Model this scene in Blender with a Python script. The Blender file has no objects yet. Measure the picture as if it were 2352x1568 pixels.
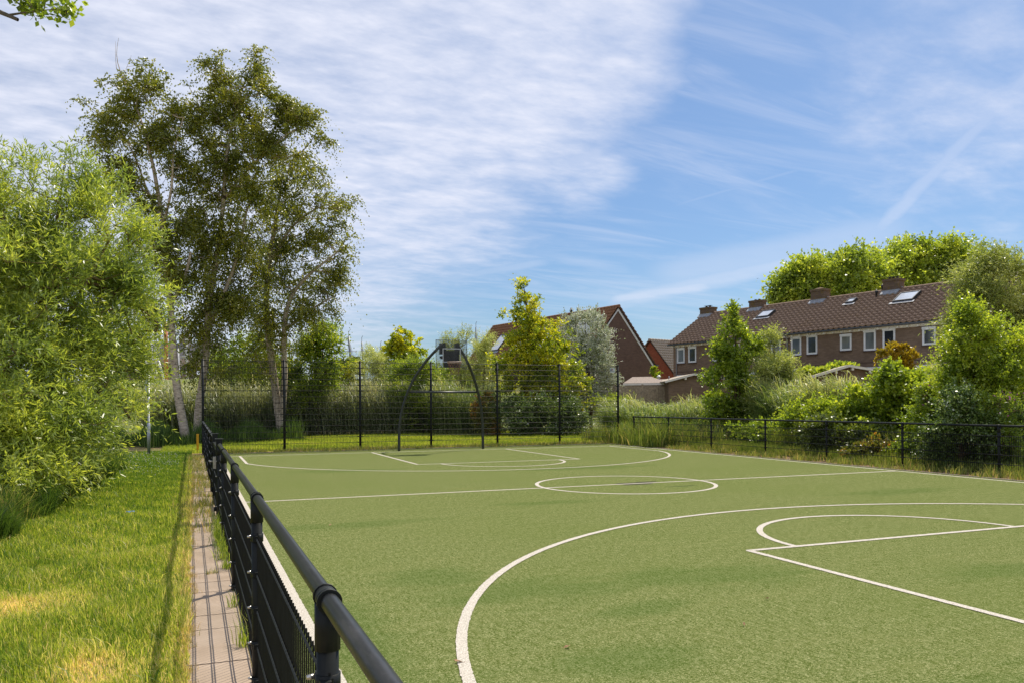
import bpy, math, random
import numpy as np
from mathutils import Vector, Matrix
random.seed(7); rng = np.random.default_rng(11)
S = bpy.context.scene
COL = S.collection
R = math.radians
# ------------------------------------------------------------------ camera
# World frame: Y runs along the left fence, X across the court, camera above the origin.
CAMH = 1.57
YAW = math.atan2(735, 1837)
cam_d = bpy.data.cameras.new("camera"); cam = bpy.data.objects.new("camera", cam_d); COL.objects.link(cam)
cam_d.sensor_width = 36; cam_d.lens = 36 * 1837 / 2352
cam_d.shift_y = 143 / 2352
cam_d.clip_start = 0.05; cam_d.clip_end = 30000
cam.matrix_world = (Matrix.Translation((0, 0, CAMH)) @ Matrix.Rotation(-YAW, 4, 'Z')
                    @ Matrix.Rotation(R(90), 4, 'X') @ Matrix.Rotation(-0.0054, 4, 'Z'))
S.camera = cam
S.render.resolution_x = 1024; S.render.resolution_y = 682
# ------------------------------------------------------------------ light
SUN_DIR = Vector((0.555, 0.42, 1.05)).normalized()
sun_d = bpy.data.lights.new("sun", 'SUN'); sun_d.energy = 4.9; sun_d.angle = R(0.53); sun_d.color = (1.0, 0.92, 0.78)
sun = bpy.data.objects.new("sun", sun_d); COL.objects.link(sun)
sun.rotation_euler = SUN_DIR.to_track_quat('Z', 'Y').to_euler(); sun.location = (20, 15, 40)
S.view_settings.view_transform = 'Standard'; S.view_settings.look = 'None'
S.view_settings.exposure = 0.15; S.view_settings.gamma = 1.0
try:
    S.cycles.max_bounces = 12; S.cycles.diffuse_bounces = 6; S.cycles.transmission_bounces = 6; S.cycles.glossy_bounces = 2
except Exception: pass

def ray(x, y):
    """direction of a point of the view given in the 2352-wide frame"""
    r = (x - 1176) / 1837; v = (927 - .0054 * (x - 1176) - y) / 1837
    return np.array([math.sin(YAW) + r * math.cos(YAW), math.cos(YAW) - r * math.sin(YAW), v])
def P(x, y, d):
    q = ray(x, y) * d; q[2] += CAMH; return q
def G(x, d):
    q = P(x, 900, d); q[2] = 0; return q
RIGHT = np.array([math.cos(YAW), -math.sin(YAW), 0]); FWD = np.array([math.sin(YAW), math.cos(YAW), 0]); UP = np.array([0, 0, 1.])

# ------------------------------------------------------------------ world: sky with cloud
W = bpy.data.worlds.new("World"); S.world = W; W.use_nodes = True
nt = W.node_tree; nt.nodes.clear(); N = nt.nodes; LK = nt.links
def wn(t, **k):
    n = N.new(t)
    for a, b in k.items(): setattr(n, a, b)
    return n
def wm(op, a, b=None, c=None, clamp=False):
    n = N.new('ShaderNodeMath'); n.operation = op; n.use_clamp = clamp
    for i, v in enumerate((a, b, c)):
        if v is None: continue
        if isinstance(v, (int, float)): n.inputs[i].default_value = v
        else: LK.new(v, n.inputs[i])
    return n.outputs[0]
sky = wn('ShaderNodeTexSky'); sky.sky_type = 'NISHITA'; sky.sun_disc = False
sky.sun_elevation = math.asin(SUN_DIR.z); sky.sun_rotation = math.atan2(SUN_DIR.x, SUN_DIR.y)
sky.altitude = 0; sky.air_density = 1.0; sky.dust_density = 1.2; sky.ozone_density = 1.6
tc = wn('ShaderNodeTexCoord'); DIR = tc.outputs['Generated']
def sstep(v, lo, hi, smooth='SMOOTHSTEP'):
    m = wn('ShaderNodeMapRange', interpolation_type=smooth)
    LK.new(v, m.inputs[0]); m.inputs[1].default_value = lo; m.inputs[2].default_value = hi
    return m.outputs[0]
def dot(vec):
    n = wn('ShaderNodeVectorMath', operation='DOT_PRODUCT'); LK.new(DIR, n.inputs[0]); n.inputs[1].default_value = tuple(vec)
    return n.outputs['Value']
def unit(v): v = np.array(v, float); return v / np.linalg.norm(v)
def noise(vec, scale, detail=4, rough=.55, dist=0.0, dims='3D'):
    n = wn('ShaderNodeTexNoise'); n.noise_dimensions = dims
    LK.new(vec, n.inputs['Vector']); n.inputs['Scale'].default_value = scale
    n.inputs['Detail'].default_value = detail; n.inputs['Roughness'].default_value = rough; n.inputs['Distortion'].default_value = dist
    return n.outputs['Fac']
# cloud plane coordinates: direction pushed onto a flat layer overhead
sp = wn('ShaderNodeSeparateXYZ'); LK.new(DIR, sp.inputs[0])
zz = wm('ADD', wm('MAXIMUM', sp.outputs[2], 0.0), 0.12)
px_, py_ = wm('DIVIDE', sp.outputs[0], zz), wm('DIVIDE', sp.outputs[1], zz)
cb = wn('ShaderNodeCombineXYZ'); LK.new(px_, cb.inputs[0]); LK.new(py_, cb.inputs[1])
def mapped(rot, sc):
    m = wn('ShaderNodeMapping'); LK.new(cb.outputs[0], m.inputs[0]); m.inputs['Rotation'].default_value = (0, 0, rot); m.inputs['Scale'].default_value = sc
    return m.outputs[0]
big = noise(cb.outputs[0], 1.1, 6, .6, .1)
fine = noise(mapped(-.5, (.95, 1.5, 1)), 4.6, 7, .62, .1)
ripple = noise(mapped(-.3, (1.1, 1.9, 1)), 11.5, 4, .55, .05)
wisp = noise(mapped(-.35, (.5, 2.6, 1)), 1.6, 6, .62, 1.2)
mask = None
for (x, y, rad, amt) in [(150, 80, 34, .95), (700, 60, 24, .9), (1130, 40, 15, .8), (1360, 60, 9, .7), (400, 400, 21, .75), (780, 430, 10, .42),
                         (1120, 250, 7, .5), (1330, 375, 5, .4), (250, 720, 15, .5), (850, 760, 13, .10), (2300, 150, 14, .30), (1250, 120, 9, .5)]:
    b = sstep(dot(unit(ray(x, y))), math.cos(R(rad)), 1.0)
    b = wm('MULTIPLY', b, amt * 1.5, clamp=True)
    mask = b if mask is None else wm('MAXIMUM', mask, b)
for dv, rad, amt in [((-.25, -.45, .85), 62, .62), ((-.9, -.5, .35), 50, .65), ((.4, -.9, .4), 50, .6)]:  # unseen cloud behind and above the camera, added to lift the fill light
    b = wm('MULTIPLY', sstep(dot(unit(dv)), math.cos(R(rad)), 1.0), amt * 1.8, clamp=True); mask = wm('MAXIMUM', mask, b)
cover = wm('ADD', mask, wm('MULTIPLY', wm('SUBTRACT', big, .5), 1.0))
cover = wm('ADD', cover, wm('MULTIPLY', wm('SUBTRACT', fine, .5), .85))
cov = sstep(cover, .06, 1.22)
tex = wm('MULTIPLY_ADD', wm('SUBTRACT', ripple, .5), 0.65, .88, clamp=True)
tex2 = wm('MULTIPLY_ADD', wm('SUBTRACT', fine, .5), .6, .94, clamp=True)
cloud = wm('MULTIPLY', wm('MULTIPLY', cov, tex), tex2)
veil = wm('MULTIPLY', sstep(wisp, .40, .82), .36)
cloud = wm('MAXIMUM', cloud, veil)
def streak(p1, p2, width, amt):
    global cloud
    d1, d2 = unit(ray(*p1)), unit(ray(*p2)); n = unit(np.cross(d1, d2)); mid = unit(d1 + d2)
    half = math.acos(float(np.dot(d1, mid)))
    a = wm('ABSOLUTE', wm('ADD', dot(n), wm('MULTIPLY', wm('SUBTRACT', fine, .5), width * .8)))
    s = wm('SUBTRACT', 1.0, sstep(a, width * .15, width))
    e = sstep(dot(mid), math.cos(half * 1.15), math.cos(half * .7))
    s = wm('MULTIPLY', wm('MULTIPLY', s, e), wm('MULTIPLY', tex2, amt))
    cloud = wm('MAXIMUM', cloud, s)
streak((2480, 60), (1990, 560), .013, .36)
streak((1960, 570), (1400, 700), .016, .40)
streak((1640, 655), (1400, 690), .010, .55)
streak((2100, 520), (1500, 640), .03, .28)
streak((1840, 390), (1560, 470), .0025, .10)
streak((1260, 600), (980, 650), .008, .25)
streak((1440, 175), (1500, 140), .010, .45)
streak((1230, 400), (1400, 350), .03, .5)
mx = wn('ShaderNodeMix', data_type='RGBA'); LK.new(cloud, mx.inputs[0])
tint = wn('ShaderNodeMix', data_type='RGBA', blend_type='MULTIPLY'); tint.inputs[0].default_value = 1
LK.new(sky.outputs[0], tint.inputs[6]); tint.inputs[7].default_value = (.60, .78, .97, 1)
LK.new(tint.outputs[2], mx.inputs[6]); mx.inputs[7].default_value = (7.5, 7.8, 9.0, 1)
bg = wn('ShaderNodeBackground'); LK.new(mx.outputs[2], bg.inputs[0]); bg.inputs[1].default_value = 0.10
ow = wn('ShaderNodeOutputWorld'); LK.new(bg.outputs[0], ow.inputs[0])

# ------------------------------------------------------------------ material helpers
class NB:
    def __init__(s, name):
        s.m = bpy.data.materials.new(name); s.m.use_nodes = True; s.t = s.m.node_tree; s.t.nodes.clear()
        s.out = s.t.nodes.new('ShaderNodeOutputMaterial')
    def n(s, t, **k):
        x = s.t.nodes.new(t)
        for a, b in k.items(): setattr(x, a, b)
        return x
    def l(s, a, b): s.t.links.new(a, b)
    def set(s, sock, v):
        if isinstance(v, bpy.types.NodeSocket): s.l(v, sock)
        else: sock.default_value = v
    def math(s, op, a, b=0., clamp=False):
        x = s.n('ShaderNodeMath', operation=op, use_clamp=clamp); s.set(x.inputs[0], a); s.set(x.inputs[1], b); return x.outputs[0]
    def coord(s, rot=None, scale=None, src='Object'):
        v = s.n('ShaderNodeTexCoord').outputs[src]
        if rot or scale:
            m = s.n('ShaderNodeMapping'); s.l(v, m.inputs[0])
            if rot: m.inputs['Rotation'].default_value = rot
            if scale: m.inputs['Scale'].default_value = scale
            v = m.outputs[0]
        return v
    def noise(s, scale, detail=3, rough=.55, vec=None, dist=0):
        x = s.n('ShaderNodeTexNoise'); s.l(vec if vec is not None else s.coord(), x.inputs['Vector'])
        x.inputs['Scale'].default_value = scale; x.inputs['Detail'].default_value = detail
        x.inputs['Roughness'].default_value = rough; x.inputs['Distortion'].default_value = dist
        return x.outputs['Fac']
    def ramp(s, f, stops, interp='LINEAR'):
        x = s.n('ShaderNodeValToRGB'); x.color_ramp.interpolation = interp; e = x.color_ramp.elements
        while len(e) < len(stops): e.new(.5)
        for i, (p, c) in enumerate(stops):
            e[i].position = p; e[i].color = (*c, 1) if len(c) == 3 else c
        s.l(f, x.inputs[0]); return x.outputs[0]
    def mix(s, f, a, b, blend='MIX'):
        x = s.n('ShaderNodeMix', data_type='RGBA', blend_type=blend)
        s.set(x.inputs[0], f); s.set(x.inputs[6], a if isinstance(a, bpy.types.NodeSocket) else (*a, 1)); s.set(x.inputs[7], b if isinstance(b, bpy.types.NodeSocket) else (*b, 1))
        return x.outputs[2]
    def step(s, v, lo, hi):
        m = s.n('ShaderNodeMapRange', interpolation_type='SMOOTHSTEP'); s.l(v, m.inputs[0]); m.inputs[1].default_value = lo; m.inputs[2].default_value = hi
        return m.outputs[0]
    def bsdf(s, col, rough=.6, spec=.5, metal=0., bump=None, bstr=.3, bdist=.01, transl=None, tfac=.4):
        b = s.n('ShaderNodeBsdfPrincipled')
        s.set(b.inputs['Base Color'], col if isinstance(col, bpy.types.NodeSocket) else (*col, 1))
        s.set(b.inputs['Roughness'], rough); b.inputs['Specular IOR Level'].default_value = spec; b.inputs['Metallic'].default_value = metal
        if bump is not None:
            u = s.n('ShaderNodeBump'); u.inputs['Strength'].default_value = bstr; u.inputs['Distance'].default_value = bdist
            s.l(bump, u.inputs['Height']); s.l(u.outputs[0], b.inputs['Normal'])
        o = b.outputs[0]
        if transl is not None:
            t = s.n('ShaderNodeBsdfTranslucent'); s.set(t.inputs[0], transl if isinstance(transl, bpy.types.NodeSocket) else (*transl, 1))
            x = s.n('ShaderNodeMixShader'); x.inputs[0].default_value = tfac; s.l(o, x.inputs[1]); s.l(t.outputs[0], x.inputs[2]); o = x.outputs[0]
        s.l(o, s.out.inputs[0]); return s.m

def plain(name, c, rough=.5, spec=.5, metal=0., var=.12, scale=6., bump=0.):
    b = NB(name); f = b.noise(scale, 4)
    c0 = tuple(x * (1 - var) for x in c); c1 = tuple(min(1, x * (1 + var)) for x in c)
    return b.bsdf(b.ramp(f, [(.3, c0), (.7, c1)]), rough, spec, metal, bump=f if bump else None, bstr=bump)

def leafmat(name, stops, tstops=None, tfac=.42, rough=.36, spec=.6, clump=.45, cscale=1.1):
    """leaf colour varies leaf by leaf and clump by clump; light shines through"""
    b = NB(name); g = b.n('ShaderNodeNewGeometry')
    f = b.math('ADD', b.math('MULTIPLY', g.outputs['Random Per Island'], 1 - clump), b.math('MULTIPLY', b.step(b.noise(cscale, 2), .3, .7), clump))
    c = b.ramp(f, stops)
    t = b.ramp(f, tstops or [(p, tuple(min(1, v * k) for v, k in zip(cc, (1.75, 1.7, .8)))) for p, cc in stops])
    return b.bsdf(c, rough, spec, transl=t, tfac=tfac)

def blademat(name, g0, g1, dry, tfac=.35, rough=.45, tk=(2.0, 1.9, 1.0)):
    b = NB(name); a = b.n('ShaderNodeAttribute', attribute_name='tint')
    c = b.ramp(a.outputs['Fac'], [(0, g0), (.5, g1), (.8, tuple((x + y) / 2 for x, y in zip(g1, dry))), (1, dry)])
    t = b.mix(1.0, c, tk, 'MULTIPLY')
    return b.bsdf(c, rough, .4, transl=t, tfac=tfac)

# ------------------------------------------------------------------ mesh builder
class MB:
    def __init__(s): s.v = []; s.f = []; s.sm = []; s.n = 0
    def add(s, v, f, smooth=False):
        v = np.asarray(v, float).reshape(-1, 3); s.v.append(v)
        for q in f: s.f.append([i + s.n for i in q]); s.sm.append(smooth)
        s.n += len(v); return s
    def box(s, c, size, rz=0., M=None):
        x, y, z = [k / 2 for k in size]
        v = np.array([(a * x, b * y, d * z) for a in (-1, 1) for b in (-1, 1) for d in (-1, 1)])
        if rz:
            cc, ss = math.cos(rz), math.sin(rz); v = v @ np.array([[cc, ss, 0], [-ss, cc, 0], [0, 0, 1]])
        if M is not None: v = v @ np.asarray(M).T
        v = v + np.asarray(c, float)
        return s.add(v, [(0, 1, 3, 2), (4, 6, 7, 5), (0, 4, 5, 1), (2, 3, 7, 6), (0, 2, 6, 4), (1, 5, 7, 3)])
    def b2(s, lo, hi): return s.box([(a + b) / 2 for a, b in zip(lo, hi)], [abs(b - a) for a, b in zip(lo, hi)])
    def tube(s, pts, rad, sides=8, cap=True, smooth=True):
        pts = [np.asarray(p, float) for p in pts]; n = len(pts)
        if isinstance(rad, (int, float)): rad = [rad] * n
        vs = []; up = None
        for i in range(n):
            t = pts[min(i + 1, n - 1)] - pts[max(i - 1, 0)]; t = t / (np.linalg.norm(t) + 1e-9)
            if up is None: up = np.array([0, 0, 1.]) if abs(t[2]) < .9 else np.array([1., 0, 0])
            a = np.cross(t, up); a /= np.linalg.norm(a) + 1e-9; b = np.cross(a, t); up = b
            for k in range(sides):
                w = 2 * math.pi * k / sides + math.pi / sides; vs.append(pts[i] + rad[i] * (math.cos(w) * a + math.sin(w) * b))
        f = [(i * sides + k, i * sides + (k + 1) % sides, (i + 1) * sides + (k + 1) % sides, (i + 1) * sides + k) for i in range(n - 1) for k in range(sides)]
        base = s.n; s.add(vs, f, smooth)
        if cap:
            s.f.append([base + k for k in range(sides)][::-1]); s.sm.append(False)
            s.f.append([base + (n - 1) * sides + k for k in range(sides)]); s.sm.append(False)
        return s
    def poly(s, pts): return s.add(pts, [tuple(range(len(pts)))])
    def prism(s, pts, vec):
        pts = np.asarray(pts, float); n = len(pts); q = pts + np.asarray(vec, float)
        return s.add(np.vstack([pts, q]), [tuple(range(n))[::-1], tuple(range(n, 2 * n))] + [(i, (i + 1) % n, n + (i + 1) % n, n + i) for i in range(n)])
    def build(s, name, mat, parent=None, loc=None):
        v = np.vstack(s.v)
        me = bpy.data.meshes.new(name); me.from_pydata(v.tolist(), [], s.f)
        me.polygons.foreach_set('use_smooth', s.sm); me.update()
        if mat: me.materials.append(mat)
        o = bpy.data.objects.new(name, me); COL.objects.link(o)
        if parent: o.parent = parent
        if loc is not None: o.location = loc
        return o

def fastmesh(name, v, f, mat, parent=None, attr=None):
    """v (N,3), f (M,k) with one k for the whole mesh"""
    v = np.ascontiguousarray(v, np.float32); f = np.ascontiguousarray(f, np.int32); k = f.shape[1]
    me = bpy.data.meshes.new(name); me.vertices.add(len(v)); me.vertices.foreach_set('co', v.ravel())
    me.loops.add(f.size); me.loops.foreach_set('vertex_index', f.ravel())
    me.polygons.add(len(f)); me.polygons.foreach_set('loop_start', np.arange(0, f.size, k, dtype=np.int32))
    me.update(calc_edges=True)
    if attr is not None:
        a = me.attributes.new('tint', 'FLOAT', 'POINT'); a.data.foreach_set('value', np.ascontiguousarray(attr, np.float32))
    me.materials.append(mat)
    o = bpy.data.objects.new(name, me); COL.objects.link(o)
    if parent: o.parent = parent
    return o

def tag(o, label=None, cat=None, group=None, kind=None):
    if label: o['label'] = label
    if cat: o['category'] = cat
    if group: o['group'] = group
    if kind: o['kind'] = kind
    return o
def empty(name, loc, rz=0.):
    o = bpy.data.objects.new(name, None); COL.objects.link(o); o.location = loc; o.rotation_euler = (0, 0, rz); o.empty_display_size = .2; return o
def struct(o): o['kind'] = 'structure'; return o

# ------------------------------------------------------------------ materials
b = NB('turf_fibre')
n1 = b.noise(230, 1, .8); n2 = b.noise(60, 3, .75); n3 = b.noise(.35, 3, .5); n4 = b.noise(2.2, 4, .6, vec=b.coord(scale=(.6, 1.6, 1)))
n5 = b.noise(17, 3, .7); n6 = b.noise(26, 2, .8, vec=b.coord(scale=(1, .35, 1)))
gr = b.math('ADD', b.math('MULTIPLY', n1, .55), b.math('MULTIPLY', n2, .45))
g = b.ramp(gr, [(.41, (.020, .040, .005)), (.47, (.085, .115, .022)), (.53, (.150, .172, .045)), (.60, (.50, .48, .24))])
g = b.mix(b.math('MULTIPLY', b.step(n5, .42, .66), .38), g, (.085, .115, .02))
g = b.mix(b.math('MULTIPLY', b.step(n6, .52, .68), .40), g, (.30, .31, .13))
g = b.mix(b.math('MULTIPLY', b.math('SUBTRACT', 1.0, b.step(n6, .34, .47)), .45), g, (.06, .085, .012))
g = b.mix(b.math('MULTIPLY', b.step(n4, .45, .75), .22), g, (.21, .21, .075))
g = b.mix(b.math('MULTIPLY', b.step(n3, .45, .7), .2), g, (.11, .145, .03))
# damp / worn darker patches with shapes of their own
pos = b.coord()
def patch(x, y, rx, ry, wob=.62):
    m = b.n('ShaderNodeMapping'); b.l(pos, m.inputs[0]); m.inputs['Location'].default_value = (-x / rx, -y / ry, 0); m.inputs['Scale'].default_value = (1 / rx, 1 / ry, 1)
    ln = b.n('ShaderNodeVectorMath', operation='LENGTH'); b.l(m.outputs[0], ln.inputs[0])
    return b.math('SUBTRACT', 1.0, b.step(b.math('ADD', ln.outputs['Value'], b.math('MULTIPLY', b.math('SUBTRACT', n4, .5), wob * 3)), .3, 1.25))
dk = None
for (x, y, rx, ry) in [(2.7, 6.2, 1.1, .5), (3.9, 6.2, .7, .4), (4.6, 6.05, .9, .45), (2.1, 7.0, .6, .5), (5.6, 3.1, 1.2, .6), (1.0, 5.6, .35, 1.4), (1.5, 3.6, .5, .8), (4.3, 3.0, 1.0, .3), (9.6, 4.6, 1.0, .8), (3.2, 5.3, .5, .22), (1.9, 10.5, 1.4, .35), (5.2, 11.6, 1.1, .25), (11.5, 10.5, 1.6, .4), (9.0, 17.5, 2.2, .5), (3.4, 19.2, 1.4, .5), (6.9, 5.2, .8, .3), (2.4, 4.3, .7, .3)]:
    q = patch(x, y, rx, ry); dk = q if dk is None else b.math('MAXIMUM', dk, q)
g = b.mix(b.math('MULTIPLY', dk, .34), g, (.055, .105, .018))
sc = patch(8.15, 13.75, .55, .30, .9)
g = b.mix(b.math('MULTIPLY', b.step(sc, .35, .6), .8), g, (.06, .055, .04))
sc2 = patch(8.6, 12.9, .5, .12, .9); g = b.mix(b.math('MULTIPLY', b.step(sc2, .3, .8), .5), g, (.05, .07, .03))
M_turf = b.bsdf(b.mix(1.0, g, (.93, .95, 1.02), 'MULTIPLY'), .9, .0, bump=gr, bstr=.35, bdist=.004)
b = NB('line_fibre'); n1 = b.noise(120, 2, .7)
M_line = b.bsdf(b.ramp(n1, [(.36, (.30, .27, .21)), (.5, (.50, .455, .385)), (.62, (.66, .60, .52))]), .8, .2, bump=n1, bstr=.4, bdist=.006)
b = NB('ground_soil'); n1 = b.noise(1.1, 5, .6); n2 = b.noise(60, 4, .75); n0 = b.noise(.25, 3)
g = b.ramp(n1, [(.35, (.17, .18, .05)), (.5, (.27, .22, .09)), (.66, (.46, .33, .18))])
g = b.mix(b.step(n2, .45, .7), g, b.mix(.5, g, (.05, .045, .02)))
M_ground = b.bsdf(g, .95, .1, bump=n2, bstr=.6, bdist=.03)
b = NB('dry_soil'); n1 = b.noise(4, 5, .65); n2 = b.noise(60, 3, .7)
g = b.ramp(n1, [(.3, (.15, .12, .05)), (.5, (.33, .22, .12)), (.7, (.45, .31, .19))]); g = b.mix(b.math('MULTIPLY', b.step(n2, .4, .7), .5), g, (.16, .11, .055))
M_soil = b.bsdf(g, .95, .1, bump=n2, bstr=.7, bdist=.02)
b = NB('dike_grass'); n1 = b.noise(.5, 5, .6, vec=b.coord(scale=(.6, 2, 2))); n2 = b.noise(9, 4, .7, vec=b.coord(scale=(1, 1, .6)))
g = b.ramp(n1, [(.32, (.13, .19, .045)), (.55, (.24, .26, .09)), (.72, (.36, .29, .14))]); g = b.mix(b.math('MULTIPLY', b.step(n2, .4, .7), .45), g, (.09, .12, .03))
M_dike = b.bsdf(g, .9, .1, bump=n2, bstr=.8, bdist=.2)
b = NB('concrete_paver'); n1 = b.noise(3, 4); n2 = b.noise(160, 2, .7)
g = b.ramp(n1, [(.3, (.32, .24, .17)), (.7, (.44, .34, .255))]); g = b.mix(b.math('MULTIPLY', b.step(n2, .5, .75), .35), g, (.24, .19, .15))
gi = b.n('ShaderNodeNewGeometry').outputs['Random Per Island']; g = b.mix(b.math('MULTIPLY', gi, .22), g, (.3, .25, .2))
M_paver = b.bsdf(g, .9, .2, bump=n2, bstr=.25, bdist=.004)
b = NB('fence_coating'); n1 = b.noise(9, 5, .7); n2 = b.noise(55, 4, .8, vec=b.coord(scale=(1, 1, .35)))
g = b.ramp(n1, [(.3, (.010, .0115, .011)), (.7, (.020, .022, .021))]); g = b.mix(b.step(n2, .68, .78), g, (.12, .12, .12))
M_coat = b.bsdf(g, .45, .18)
b = NB('rail_coating'); n1 = b.noise(6, 5, .75, vec=b.coord(scale=(1, .18, 1))); n2 = b.noise(120, 3, .8)
g = b.ramp(n1, [(.35, (.008, .009, .009)), (.6, (.018, .019, .019)), (.75, (.055, .052, .052))]); g = b.mix(b.math('MULTIPLY', b.step(n2, .6, .75), .5), g, (.12, .11, .11))
M_rail = b.bsdf(g, .36, .22)
M_wire = plain('wire_coating', (.010, .011, .011), .5, .2, var=.3)
M_frame = plain('frame_coating', (.030, .034, .032), .40, .5, var=.25)
M_zinc = plain('galvanised_steel', (.36, .37, .38), .42, .5, .75, .2, 12)
M_bolt = plain('bolt_steel', (.55, .53, .50), .3, .5, .8, .2, 40)
M_white = plain('white_frame', (.74, .75, .76), .4, .5, var=.06)
M_cream = plain('cream_timber', (.74, .71, .64), .6, .3, var=.1)
M_board = plain('backboard_steel', (.10, .105, .11), .5, .5, var=.2)
M_black = plain('black_rubber', (.010, .011, .012), .5, .4, var=.2)
M_orange = plain('rim_paint', (.42, .30, .24), .5, .5, var=.3, scale=20)
M_rust = plain('rusty_chain', (.24, .11, .07), .6, .4, .3, .3, 30)
M_lead = plain('lead_flashing', (.34, .35, .37), .6, .4, .2, .25, 8)
M_gutter = plain('zinc_gutter', (.085, .09, .095), .5, .5, .2, .2, 4)
M_pipe = plain('pvc_pipe', (.27, .27, .28), .5, .4, var=.1)
M_vent = plain('vent_pipe', (.04, .042, .045), .5, .4, var=.2)
M_yellow = plain('yellow_paint', (.72, .38, .02), .5, .4, var=.1)
b = NB('window_glass'); g = b.ramp(b.noise(1.3, 3, vec=b.coord(scale=(1, 1, .4))), [(.35, (.075, .082, .085)), (.65, (.20, .21, .215))]); M_glass = b.bsdf(g, .06, .6)
M_darkglass = plain('dark_glass', (.020, .024, .035), .06, .6)
b = NB('skylight_glass'); M_sky = b.bsdf(b.ramp(b.noise(1.2, 2), [(.3, (.42, .46, .52)), (.7, (.62, .66, .72))]), .12, .6)
M_wood = plain('weathered_boards', (.33, .26, .185), .85, .15, var=.35, scale=9, bump=.3)
M_felt = plain('roofing_felt', (.34, .28, .24), .95, .1, var=.2, scale=14, bump=.3)
M_beigefelt = plain('beige_roof_sheet', (.42, .36, .29), .9, .15, var=.15, scale=5)
M_purple = plain('mauve_canvas', (.30, .24, .29), .85, .1, var=.15)
M_beige = plain('beige_canvas', (.38, .30, .23), .85, .1, var=.12)
M_sill = plain('brown_sill', (.07, .04, .033), .6, .3)
M_lamp = plain('lantern_white', (.7, .68, .63), .4, .4)

def brickmat(name, c1, c2, mortar, moss=0.):
    b = NB(name); s = b.n('ShaderNodeSeparateXYZ'); b.l(b.coord(), s.inputs[0])
    c = b.n('ShaderNodeCombineXYZ'); b.l(b.math('ADD', s.outputs[0], s.outputs[1]), c.inputs[0]); b.l(s.outputs[2], c.inputs[1])
    t = b.n('ShaderNodeTexBrick'); b.l(c.outputs[0], t.inputs['Vector'])
    for k, v in (('Scale', 1.), ('Mortar Size', .006), ('Brick Width', .21), ('Row Height', .062), ('Mortar Smooth', .2), ('Bias', -.1)): t.inputs[k].default_value = v
    t.inputs['Color1'].default_value = (*c1, 1); t.inputs['Color2'].default_value = (*c2, 1); t.inputs['Mortar'].default_value = (*mortar, 1)
    n1 = b.noise(1.2, 5, .65); n2 = b.noise(14, 3, .7)
    g = b.mix(b.math('MULTIPLY', b.step(n1, .4, .75), .4), t.outputs['Color'], tuple(x * .62 for x in c1))
    g = b.mix(b.math('MULTIPLY', b.step(n2, .55, .8), .35), g, tuple(min(1, x * 1.7) for x in c2))
    if moss: g = b.mix(b.math('MULTIPLY', b.step(b.noise(4, 4, .7), .5, .62), moss), g, (.18, .12, .035))
    return b.bsdf(g, .9, .15, bump=t.outputs['Fac'], bstr=-.4, bdist=.01)
M_brick = brickmat('brown_brick', (.175, .118, .082), (.24, .165, .115), (.18, .145, .112))
M_brick2 = brickmat('dark_brown_brick', (.130, .080, .062), (.172, .104, .080), (.16, .115, .09))
M_brick3 = brickmat('red_brick', (.26, .062, .032), (.34, .10, .05), (.16, .10, .075))
M_brickc = brickmat('chimney_brick', (.15, .10, .07), (.22, .15, .10), (.12, .10, .08), .75)
M_brickf = brickmat('grey_brown_brick', (.20, .15, .14), (.24, .18, .165), (.18, .15, .14))
def tilemat(name, c0, c1, moss):
    b = NB(name); n1 = b.noise(.9, 5, .6); n2 = b.noise(9, 4, .7); n3 = b.noise(38, 2)
    g = b.ramp(n2, [(.3, c0), (.7, c1)])
    g = b.mix(b.math('MULTIPLY', b.step(b.math('MULTIPLY', n1, n2), .26, .42), moss), g, (.22, .125, .03))
    g = b.mix(b.math('MULTIPLY', b.step(n3, .6, .75), .3), g, tuple(x * 1.5 for x in c1))
    return b.bsdf(g, .8, .25, bump=n3, bstr=.2, bdist=.01)
M_tile = tilemat('brown_tile', (.215, .142, .098), (.335, .225, .158), .35)
M_tile2 = tilemat('red_brown_tile', (.21, .10, .055), (.33, .165, .09), .65)
M_tile3 = tilemat('grey_tile', (.30, .25, .20), (.44, .37, .30), .15)

b = NB('birch_bark'); n1 = b.noise(5, 4, .65, vec=b.coord(scale=(1, 1, 4.5))); n2 = b.noise(1.6, 4, .7, vec=b.coord(scale=(1, 1, 1.4))); n3 = b.noise(30, 3)
g = b.ramp(n1, [(.33, (.05, .035, .025)), (.42, (.42, .34, .25)), (.7, (.70, .59, .46))]); g = b.mix(b.step(n2, .56, .66), g, (.08, .055, .035))
M_birch = b.bsdf(g, .8, .2, bump=n1, bstr=.5, bdist=.03)
M_bark = plain('brown_bark', (.11, .075, .045), .9, .15, var=.4, scale=14, bump=.4)
M_twig = plain('twig_bark', (.17, .11, .055), .85, .2, var=.3)
M_greybark = plain('grey_bark', (.17, .15, .125), .9, .15, var=.35, scale=10, bump=.4)
L_birch = leafmat('birch_leaf', [(0, (0.087, 0.107, 0.015)), (.5, (0.175, 0.204, 0.024)), (.85, (0.335, 0.333, 0.034)), (1, (0.512, 0.449, 0.051))], tfac=.36, rough=.38)
L_willow = leafmat('willow_leaf', [(0, (0.104, 0.166, 0.044)), (.5, (0.273, 0.346, 0.074)), (.85, (0.467, 0.498, 0.097)), (1, (0.544, 0.635, 0.147))], tfac=.46, rough=.33, spec=.6)
L_willow2 = leafmat('grey_willow_leaf', [(0, (0.131, 0.175, 0.046)), (.5, (0.289, 0.337, 0.092)), (1, (0.693, 0.674, 0.296))], tfac=.38, rough=.4, spec=.5)
L_pale = leafmat('pale_willow_leaf', [(0, (0.213, 0.256, 0.091)), (.5, (0.407, 0.450, 0.167)), (1, (0.800, 0.800, 0.382))], tfac=.36)
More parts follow.
